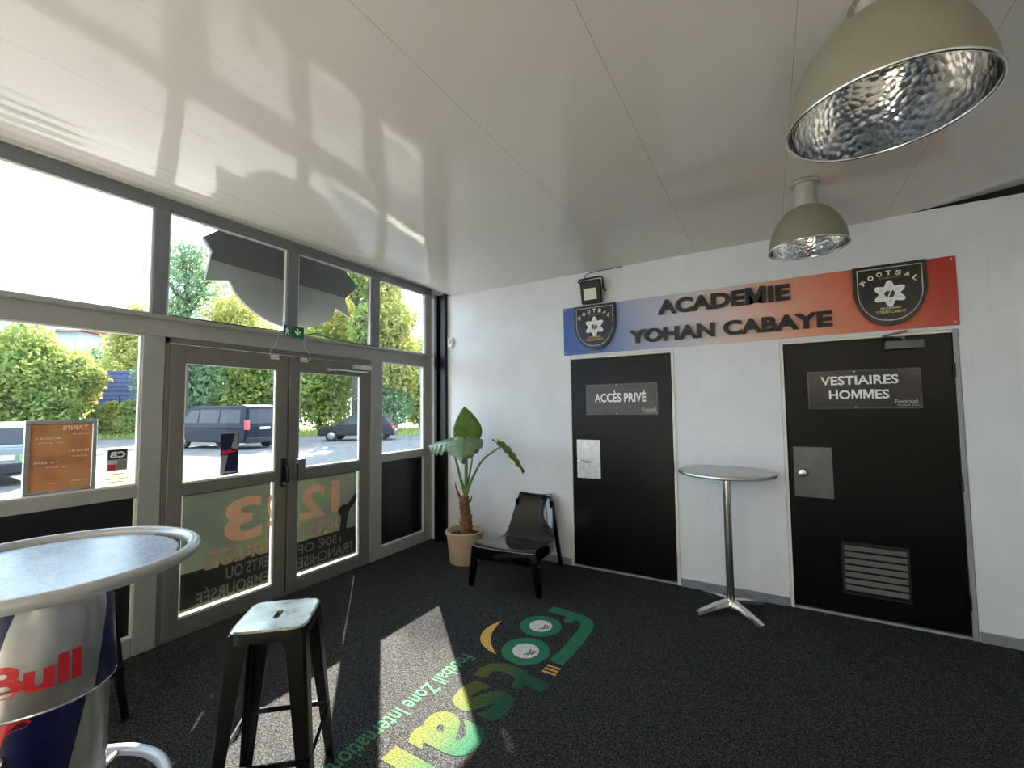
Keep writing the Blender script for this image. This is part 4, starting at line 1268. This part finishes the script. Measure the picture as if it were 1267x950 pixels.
def stalk(pts, r0=.017, r1=.008):
    P = [Vector(p) for p in pts]; out = []
    for i in range(13):
        t = i / 12 * (len(P) - 1); k = min(int(t), len(P) - 2); f = t - k
        p0, p1, p2, p3 = P[max(k - 1, 0)], P[k], P[k + 1], P[min(k + 2, len(P) - 1)]
        out.append(.5 * ((2 * p1) + (p2 - p0) * f + (2 * p0 - 5 * p1 + 4 * p2 - p3) * f * f + (3 * p1 - p0 - 3 * p2 + p3) * f ** 3))
    bm = bm_new(); tube(bm, out, [r0 + (r1 - r0) * i / 12 for i in range(13)], 8)
    return build('stalk', bm, 'petiole', pp, True, world=False)
def big_leaf(att, tip, nrm, half, lobe=.28, fold=.25, droop=.10, wave=.012, name='leaf', m='blade'):
    """heart-shaped blade: attached at att, pointing to tip, lobes reaching back past att"""
    att, tip, nrm = Vector(att), Vector(tip), Vector(nrm).normalized()
    ax = tip - att; L = ax.length; ax.normalize()
    sd = ax.cross(nrm).normalized(); nr = sd.cross(ax).normalized()
    bm = bm_new(); NV, NU = 26, 16; grid = []
    for i in range(NV + 1):
        t = i / NV                       # 0 lobe end .. 1 tip
        s = -lobe + (1 + lobe) * t
        w = half * (math.sin(math.pi * min(1, (t * .94 + .06)) ** .62) ** .8 if t < 1 else 0.0)
        row = []
        for j in range(NU + 1):
            u = -1 + 2 * j / NU
            # notch behind the stalk
            ss = s
            if s < 0: ss = s * (abs(u) ** .35) if abs(u) > 1e-6 else 0.0
            wob = wave * math.sin(s * 26 + abs(u) * 4) * abs(u) ** 1.5
            h = fold * w * abs(u) ** 1.3 - droop * L * max(0, s) ** 2 + wob - .03 * (abs(u) ** 3)
            row.append(bm.verts.new(att + ax * (ss * L) + sd * (u * w) + nr * h))
        grid.append(row)
    for i in range(NV):
        for j in range(NU):
            try: bm.faces.new((grid[i][j], grid[i][j + 1], grid[i + 1][j + 1], grid[i + 1][j]))
            except ValueError: pass
    lf = build(name, bm, m, pp, 'full', world=False)
    md = lf.modifiers.new('thickness', 'SOLIDIFY'); md.thickness = .0025
    bm = bm_new(); tube(bm, [att + ax * (L * t) + nr * (.003 - droop * L * t * t) for t in np.linspace(0, .95, 8)], [.006 - .005 * t for t in np.linspace(0, 1, 8)], 6)
    build('midrib', bm, 'petiole', lf, True, world=False)
T0 = (.01, 0, .66)
# upright leaf at the top, left leaf, right-front leaf, far right leaf
stalk([T0, (.0, .02, .90), (-.01, .03, 1.10), (.02, .04, 1.27)]); big_leaf((.02, .04, 1.27), (-.03, .03, 1.60), (.45, -.85, .25), .155, .14, .10, .03, .006)
stalk([T0, (-.05, -.02, .88), (-.10, -.04, 1.08), (-.17, -.06, 1.22)]); big_leaf((-.17, -.06, 1.23), (-.46, -.06, 1.20), (.10, -.45, .9), .16, .25, -.15, .10, .018, m='blade_grey')
stalk([T0, (.03, -.01, .90), (.05, -.03, 1.10), (.05, -.06, 1.25)]); big_leaf((.05, -.07, 1.26), (.20, -.30, 1.10), (.25, -.55, .85), .19, .30, -.12, .10, .016, m='blade_grey')
stalk([T0, (.10, .0, .86), (.24, .0, 1.06), (.44, .02, 1.19)]); big_leaf((.44, .02, 1.20), (.72, .03, .98), (.62, .12, .75), .10, .28, .5, .06, .008)
stalk([T0, (.03, .03, .85), (.06, .05, 1.05), (.04, .0, 1.20)], .012, .006)

# ------------------------------------------------------------------ logo printed on the carpet
def flat(z=FZ + .0016):
    return lambda u, v, w: (v, -u, z)       # read with +x up, running towards -y
def lay(name, bm, m):
    return build(name, bm, m, floor)
def ribbon(bm, pts, w, z=FZ + .0016):
    pts = [Vector((*p, z)) for p in pts]; A, B = [], []
    for i, p in enumerate(pts):
        d = (pts[min(i + 1, len(pts) - 1)] - pts[max(i - 1, 0)]).normalized(); n = Vector((-d.y, d.x, 0)) * w / 2
        A.append(bm.verts.new(p + n)); B.append(bm.verts.new(p - n))
    for i in range(len(pts) - 1):
        bm.faces.new((A[i], A[i + 1], B[i + 1], B[i]))
def disc(bm, cx, cy, r0, r1, z=FZ + .0016, n=40):
    a = [bm.verts.new((cx + r1 * math.cos(2 * math.pi * i / n), cy + r1 * math.sin(2 * math.pi * i / n), z)) for i in range(n)]
    if r0 == 0:
        bm.faces.new(a); return
    b = [bm.verts.new((cx + r0 * math.cos(2 * math.pi * i / n), cy + r0 * math.sin(2 * math.pi * i / n), z)) for i in range(n)]
    for i in range(n):
        j = (i + 1) % n; bm.faces.new((a[i], a[j], b[j], b[i]))
bm = bm_new()
ribbon(bm, [(2.06, -.965), (2.20, -.97), (2.32, -.985), (2.37, -1.01), (2.40, -1.05), (2.415, -1.12), (2.42, -1.25), (2.415, -1.45), (2.40, -1.60)], .095)
ribbon(bm, [(2.255, -1.0), (2.265, -1.10)], .07, FZ + .0021); lay('logo_letter', bm, 'logo_green')
for cx, cy, r in ((2.115, -1.238, .150), (2.175, -1.572, .158)):
    bm = bm_new(); disc(bm, cx, cy, r * .55, r); lay('logo_letter', bm, 'logo_green')
    bm = bm_new(); disc(bm, cx, cy, 0, r * .55); lay('logo_ball', bm, 'carpet_white')
    bm = bm_new()
    for k in range(3): ribbon(bm, [(cx + .01 + .02 * k, cy - .05 + .012 * k), (cx + .035 + .012 * k, cy - .01), (cx + .02 + .02 * k, cy + .03)], .008, FZ + .0022)
    lay('logo_ball_seams', bm, 'carpet_dark')
bm = bm_new(); A, B = [], []
for t in np.linspace(0, 1, 16):
    p0, p1, p2 = Vector((1.83, -1.315)), Vector((1.77, -1.60)), Vector((2.03, -1.70))
    q = p0 * (1 - t) ** 2 + p1 * 2 * t * (1 - t) + p2 * t * t
    d = ((p1 - p0) * (1 - t) + (p2 - p1) * t).normalized(); n = Vector((-d.y, d.x)) * (.036 * math.sin(math.pi * t) ** .8 + .0005)
    A.append(bm.verts.new((*(q + n), FZ + .0016))); B.append(bm.verts.new((*(q - n), FZ + .0016)))
for i in range(15): bm.faces.new((A[i], A[i + 1], B[i + 1], B[i]))
lay('logo_smile', bm, 'smile')
for k in range(3):
    bm = bm_new(); y = -1.645 - .033 * k
    ribbon(bm, [(2.365, y), (2.455, y)], .018); lay('logo_stripe', bm, 'smile')
bm = bm_new()
ribbon(bm, [(2.455, -1.855), (2.34, -1.83), (2.22, -1.80), (2.14, -1.80), (2.085, -1.83), (2.065, -1.88), (2.075, -1.945)], .085)
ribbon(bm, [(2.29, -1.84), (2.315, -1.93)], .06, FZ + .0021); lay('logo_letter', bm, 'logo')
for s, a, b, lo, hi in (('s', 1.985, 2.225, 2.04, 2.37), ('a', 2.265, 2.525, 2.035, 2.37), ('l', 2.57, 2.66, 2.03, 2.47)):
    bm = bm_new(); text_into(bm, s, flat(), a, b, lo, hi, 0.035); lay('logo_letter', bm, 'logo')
bm = bm_new(); text_into(bm, 'Football Zone International', flat(), 1.80, 2.86, 1.835, 1.945, 0.012); lay('logo_lettering', bm, 'carpet_sub')

# ------------------------------------------------------------------ outdoors
GZ = -0.10
bm = bm_new(); box(bm, -120, -0.09, -60, 90, GZ - .2, GZ)
sbuild('ground', bm, 'asphalt', 'pale asphalt car park outside the glazed front', 'ground')
def F(px, depth):           # a spot in front of the camera's own viewing direction, seen from above
    fx, fy = -.5093, .8606; rx, ry = .8606, .5093
    k = (px - 633.5) / 535.0 * depth
    return (3.59 + fx * depth + rx * k, -4.10 + fy * depth + ry * k)
bm = bm_new()
V = [bm.verts.new((*F(px, d), GZ + .02)) for px, d in ((-700, 24), (120, 27), (240, 27), (420, 33), (620, 30), (900, 30), (900, 60), (500, 70), (100, 90), (-700, 70))]
bm.faces.new(V)
g = bmesh.ops.extrude_face_region(bm, geom=bm.faces[:]); bmesh.ops.translate(bm, verts=[v for v in g['geom'] if isinstance(v, bmesh.types.BMVert)], vec=(0, 0, -.03))
sbuild('lawn', bm, 'verge', 'grass verge beyond the car park', 'lawn')

rng = np.random.default_rng(11)
def crown_mesh(blobs, n, size, shell=.55):
    n = int(n * 2.2); size *= .68
    """n leaf quads spread through the ellipsoids (cx, cy, cz, rx, ry, rz)"""
    w = np.array([b[3] * b[4] * b[5] for b in blobs]) ** .67; w /= w.sum()
    idx = rng.choice(len(blobs), n, p=w)
    B = np.array(blobs)[idx]
    d = rng.normal(size=(n, 3)); d /= np.linalg.norm(d, axis=1)[:, None]
    r = shell + (1 - shell) * rng.random(n) ** .6
    r *= 1 + .16 * np.sin(d[:, 0] * 7 + idx) * np.cos(d[:, 2] * 6 + idx * 2)
    c = B[:, :3] + d * r[:, None] * B[:, 3:]
    a = rng.normal(size=(n, 3)); a /= np.linalg.norm(a, axis=1)[:, None]
    b = np.cross(a, rng.normal(size=(n, 3))); b /= np.linalg.norm(b, axis=1)[:, None]
    s = size * (.6 + .8 * rng.random(n))[:, None]
    v = np.stack([c - a * s, c + b * s * .5, c + a * s, c - b * s * .5], 1).reshape(-1, 3)
    me = bpy.data.meshes.new('crown')
    me.vertices.add(4 * n); me.vertices.foreach_set('co', v.ravel())
    me.loops.add(4 * n); me.loops.foreach_set('vertex_index', np.arange(4 * n))
    me.polygons.add(n); me.polygons.foreach_set('loop_start', np.arange(0, 4 * n, 4)); me.polygons.foreach_set('loop_total', np.full(n, 4))
    me.update(); me.validate()
    return me
def tree(label, px, depth, height, rad, m, n=5000, base=.25, size=.22, blobs=9, shell=.55, name='tree', group='trees beyond the car park', branches=6, sparse=False, at=None, extra=None):
    x, y = at or F(px, depth)
    o = thing(name, label, 'tree' if name == 'tree' else 'bush', (x, y, GZ), 0, group)
    bs = []
    z0 = height * base
    for i in range(blobs):
        t = (i + .5) / blobs
        k = math.sin(math.pi * (.15 + .8 * t)) ** .8
        a = rng.random() * 6.28; q = rad * .55 * k * rng.random() ** .5
        r = rad * (.42 + .25 * rng.random()) * (.7 + .4 * k) * (.6 if sparse else 1)
        bs.append((q * math.cos(a), q * math.sin(a), z0 + (height - z0) * (.1 + .8 * t), r, r, min(r * .85, (height - z0) * .3)))
    me = crown_mesh(bs, n, size, shell)
    me.materials.append(MT[m])
    if extra:
        m2 = crown_mesh(extra[0], extra[1], size, 0.1)
        b_ = bmesh.new(); b_.from_mesh(me); b_.from_mesh(m2); b_.to_mesh(me); b_.free()
    c = bpy.data.objects.new('crown', me); COL.objects.link(c); c.parent = o; c['kind'] = 'stuff'
    bm = bm_new()
    tube(bm, [(0, 0, -.1), (.05, .02, height * .3), (-.05, .05, height * .6), (0, 0, height * .85)], [height * .022 + .04, height * .018 + .03, height * .011 + .02, .02], 8)
    for i in range(branches):
        b = bs[i % len(bs)]
        s = Vector((0, 0, max(.2, b[2] - b[5] * 1.6)))
        tube(bm, [s, s.lerp(Vector(b[:3]), .55) + Vector((0, 0, -.1)), Vector(b[:3]), Vector(b[:3]) + Vector((b[0], b[1], b[5])) * .5], [height * .009 + .02, height * .006 + .015, height * .004 + .01, .008], 6)
    build('trunk', bm, 'tree_bark', o, True, world=False)
    return o
tree('broad yellow-green bush seen over the price poster', 35, 27, 7.2, 3.4, 'fol_mid', 9000, .04, .22, 12)
tree('sunlit yellow bush at the far left edge of the low pane', -40, 30, 7.4, 3.2, 'fol_yellow', 6000, .05, .24, 10)
tree('yellow-green bush touching the right side of the poster bush', 88, 29, 5.7, 1.7, 'fol_yellow', 5000, .05, .2, 9)
tree('bluish dark tree far behind the blue container', 112, 62, 10.5, 5.5, 'fol_dark', 6000, .1, .45, 10)
tree('tree with a yellow crown rising into the big top left pane', 172, 42, 12.0, 3.6, 'fol_yellow', 7000, .38, .24, 11)
tree('tall pale sparse tree behind the star board', 225, 24, 11.6, 3.0, 'fol_dark', 2200, .55, .16, 11, .3, branches=10, sparse=True)
tree('round yellow-topped tree seen under the star board', 280, 44, 14.2, 5.0, 'fol_yellow', 9000, .2, .27, 12)
tree('wide mid-green tree behind the dark van', 318, 34, 8.0, 4.0, 'fol_mid', 8000, .04, .25, 12)
tree('green tree just left of the dark van', 235, 32, 7.6, 3.4, 'fol_dark', 8000, .04, .23, 12)
tree('yellow tree right of the star board', 418, 36, 12.0, 3.7, 'fol_yellow', 8000, .2, .25, 12)
tree('thin pale tree above the yellow tree right of the star board', 440, 30, 12.2, 2.6, 'fol_mid', 2400, .5, .18, 11, .3, branches=10, sparse=True)
tree('tall yellow-green tree filling the corner panes', 0, 0, 16.4, 3.3, 'fol_yellow', 10000, .1, .24, 13, at=(-20.75, 18.8), extra=([(0.2, 0.0, 17.9, 1.5, 1.5, 0.9)], 170))
tree('green tree behind the small dark car', 395, 33, 8.2, 3.0, 'fol_mid', 7000, .04, .23, 11)
tree('bushy green tree at the foot of the corner panes', 478, 32, 6.4, 2.6, 'fol_dark', 6500, .03, .22, 11)
tree('yellow bush under the corner panes', 520, 36, 7.5, 2.8, 'fol_yellow', 5000, .03, .22, 10)
tree('yellow bush by the container fence', 138, 30.5, 2.5, 1.1, 'fol_yellow', 1800, .05, .16, 6, name='bush', group='bushes on the verge')
tree('low green bush right of the container fence', 168, 30.5, 2.4, 1.2, 'fol_mid', 1800, .05, .16, 6, name='bush', group='bushes on the verge')
tree('low green bush left of the container fence', 112, 30, 2.2, 1.3, 'fol_mid', 1800, .05, .16, 6, name='bush', group='bushes on the verge')

# ragged grass on the verge
n = 9000
pts = np.array([F(rng.uniform(-120, 540), rng.uniform(27.5, 36)) for _ in range(n)])
c = np.c_[pts, np.full(n, GZ + .02)]
a = rng.random(n) * 6.28
dx = np.c_[np.cos(a), np.sin(a), np.zeros(n)] * .05
hgt = np.c_[rng.normal(size=(n, 2)) * .06, .12 + .25 * rng.random(n)]
v = np.stack([c - dx, c + dx, c + hgt], 1).reshape(-1, 3)
me = bpy.data.meshes.new('grass')
me.from_pydata(v.tolist(), [], np.arange(3 * n).reshape(-1, 3).tolist()); me.materials.append(MT['fol_mid'])
o = bpy.data.objects.new('verge_grass', me); COL.objects.link(o); o['kind'] = 'stuff'; tag(o, 'ragged grass growing on the verge under the trees', 'grass')

# blue container with corrugated sides behind a mesh fence
x, y = F(148, 34)
co = thing('shipping_container', 'dark blue corrugated container among the trees', 'container', (x, y, GZ), math.atan2(.5093, .8606))
bm = bm_new(); box(bm, -2.6, 2.1, 0, 2.4, 0, 4.9, .02); build('body', bm, 'container', co, False, world=False)
bm = bm_new()
for i in range(11): box(bm, -2.58, 2.08, -.06, .02, 1.0 + i * .34, 1.17 + i * .34)
build('corrugation', bm, 'container', co, False, world=False)
bm = bm_new(); box(bm, -2.65, 2.15, -.08, .06, 4.75, 4.95, .01); build('top_rail', bm, 'container', co, False, world=False)
for px in (118, 147, 176):
    fx, fy = F(px, 32.5)
    bm = bm_new(); box(bm, fx - .04, fx + .04, fy - .04, fy + .04, GZ, 2.9, .005)
    o = build('fence_post', bm, 'fence', None, False, origin=(fx, fy, GZ)); tag(o, {118: 'dark fence post nearest the poster', 147: 'dark fence post before the middle of the blue container', 176: 'dark fence post at the door side of the blue container'}[px], 'post', 'fence posts by the container')

# far house
x, y = F(-60, 70)
hs_ = thing('house', 'distant white house with red and grey roofs behind the trees', 'house', (x, y, GZ), math.atan2(.5093, .8606))
bm = bm_new(); box(bm, -14, 20, 0, 10, 0, 15.2); build('wall', bm, 'far_white', hs_, False, world=False)
bm = bm_new(); box(bm, -15, 14.6, -1.5, 11, 19.6, 20.6); build('flat_roof', bm, 'far_grey', hs_, False, world=False)
bm = bm_new(); box(bm, -14, 13, 1, 10, 15.4, 19.6); build('upper_wall', bm, 'far_white', hs_, False, world=False)
bm = bm_new(); prism(bm, [(-1.2, 15.0), (5, 16.4), (11.2, 15.0)], lambda u, v: (-15, u, v), lambda u, v: (21, u, v)); build('red_roof', bm, 'far_red', hs_, False, world=False)
for i in range(6):
    bm = bm_new(); box(bm, -12 + i * 5, -10.2 + i * 5, -.06, .04, 11.5, 13.6); build('window', bm, 'far_grey', hs_, False, world=False)

# cars: local x = forward, y = left, z up
def wheel(parent, x, y, r, w):
    bm = bm_new(); lathe(bm, [(0, -w / 2), (r * .9, -w / 2), (r, -w / 2 + .03), (r, w / 2 - .03), (r * .9, w / 2), (0, w / 2)], 24)
    bm.transform(Matrix.Translation((x, y, r)) @ Matrix.Rotation(R(90), 4, 'X')); wh = build('wheel', bm, 'tyre', parent, True, world=False)
    bm = bm_new(); lathe(bm, [(0, .02), (r * .25, .02), (r * .62, 0), (r * .66, -.02)], 16)
    s = 1 if y > 0 else -1
    bm.transform(Matrix.Translation((x, y + s * (w / 2 + .003), r)) @ Matrix.Rotation(R(-90 * s), 4, 'X')); build('hubcap', bm, 'hub', wh, True, world=False)
def car(name, label, x, y, heading, body, low, cabin, W, wheels, wr, paint, side_glass, rear_glass, tail, plate_z, front_glass=None):
    o = thing(name, label, 'van' if name == 'van' else 'car', (x, y, GZ), heading)
    h = W / 2
    bm = bm_new(); b = bmesh.new(); prism(b, low, lambda u, v: (u, -h, v), lambda u, v: (u, h, v)); bmesh.ops.bevel(b, geom=b.edges[:], offset=.06, segments=3, affect='EDGES'); join(bm, b); build('body', bm, paint, o, True, world=False)
    zmin = min(v for _, v in cabin); zmax = max(v for _, v in cabin); ins = .16
    yy = lambda v: h - .03 - ins * (v - zmin) / (zmax - zmin)
    bm = bm_new(); b = bmesh.new(); prism(b, cabin, lambda u, v: (u, -yy(v), v), lambda u, v: (u, yy(v), v)); bmesh.ops.bevel(b, geom=b.edges[:], offset=.05, segments=3, affect='EDGES'); join(bm, b); build('cabin', bm, paint, o, True, world=False)
    for poly in side_glass:
        for s in (1, -1):
            bm = bm_new(); prism(bm, poly, lambda u, v: (u, s * (yy(v) - .004), v), lambda u, v: (u, s * (yy(v) + .006), v)); build('side_window', bm, 'car_glass', o, False, world=False)
    for nm, ((ua, va), (ub, vb)) in (('rear_window', rear_glass),) + ((('windscreen', front_glass),) if front_glass else ()):
        s = -1 if nm == 'rear_window' else 1
        bm = bm_new(); q = [(ua + s * .012, -yy(va) + .14, va), (ua + s * .012, yy(va) - .14, va), (ub + s * .012, yy(vb) - .10, vb), (ub + s * .012, -yy(vb) + .10, vb)]
        A = [bm.verts.new(p) for p in q]; B = [bm.verts.new((p[0] - s * .03, p[1], p[2])) for p in q]
        bm.faces.new(A); bm.faces.new(B[::-1])
        for i in range(4):
            j = (i + 1) % 4; bm.faces.new((A[i], A[j], B[j], B[i]))
        build(nm, bm, 'car_glass', o, False, world=False)
    xr = min(u for u, _ in low)
    for s in (1, -1):
        bm = bm_new(); box(bm, xr - .015, xr + .10, s * h - (.20 if s > 0 else -.0), s * h + (.0 if s > 0 else .20), tail[0], tail[1], .015); build('tail_light', bm, 'tail_red', o, False, world=False)
    bm = bm_new(); box(bm, xr - .02, xr + .02, -.26, .26, plate_z, plate_z + .11, .004); build('number_plate', bm, 'plate_white', o, False, world=False)
    bm = bm_new(); box(bm, xr - .04, xr + .12, -h + .05, h - .05, .28, .52, .03); build('rear_bumper', bm, 'car_grey', o, False, world=False)
    for wx in wheels:
        for s in (1, -1): wheel(o, wx, s * (h - .10), wr, .2)
    return o
hd = math.atan2(-.193, -.978)
car('van', 'dark passenger van parked outside, seen through the left door leaf', -18.0, 6.42, hd,
    None, [(-2.35, .30), (-2.38, .95), (2.05, .98), (2.45, .80), (2.5, .30)], [(-2.34, .90), (-2.22, 1.86), (-1.9, 1.93), (1.05, 1.93), (1.35, 1.82), (2.1, .98), (2.0, .90)], 1.90, (-1.5, 1.5), .33, 'car_dark',
    [[(-1.95, 1.15), (-1.9, 1.72), (-.75, 1.74), (-.75, 1.15)], [(-.65, 1.15), (-.65, 1.74), (.55, 1.74), (.55, 1.15)], [(.65, 1.15), (.65, 1.72), (1.15, 1.70), (1.75, 1.15)]],
    ((-2.31, 1.12), (-2.235, 1.74)), (.85, 1.25), .86)
hd2 = math.atan2(-.5093, -.8606) + R(6)
car('car', 'small dark hatchback parked farther off, seen through the right door leaf', -16.0, 12.3, hd2,
    None, [(-1.95, .28), (-1.98, .75), (-1.6, .86), (1.2, .84), (1.9, .70), (2.0, .30)], [(-1.85, .80), (-1.45, 1.30), (-1.0, 1.42), (.2, 1.42), (1.05, .86), (1.0, .80)], 1.72, (-1.25, 1.25), .31, 'car_grey',
    [[(-1.35, .95), (-1.15, 1.28), (-.45, 1.33), (-.45, .92)], [(-.38, .92), (-.38, 1.33), (.15, 1.32), (.72, .92)]], ((-1.72, .95), (-1.42, 1.30)), (.62, .82), .48)
cb = car('car', 'silver-blue car cut off by the left edge, rear to the window', -13.3, -1.50, math.atan2(.05, -1.0),
    None, [(-1.95, .28), (-2.0, .55), (-1.98, .92), (1.2, .86), (1.9, .70), (2.0, .30)], [(-1.96, .85), (-1.62, 1.36), (-1.2, 1.46), (.2, 1.44), (1.05, .86), (1.0, .80)], 1.78, (-1.25, 1.25), .32, 'car_silver',
    [[(-1.35, .95), (-1.15, 1.28), (-.45, 1.33), (-.45, .92)], [(-.38, .92), (-.38, 1.33), (.15, 1.32), (.72, .92)]], ((-1.90, .96), (-1.66, 1.32)), (.72, .92), .60)
bm = bm_new(); box(bm, -2.03, -1.98, -.72, -.34, .56, .72, .004); build('green_sticker', bm, 'lime', cb, False, world=False)
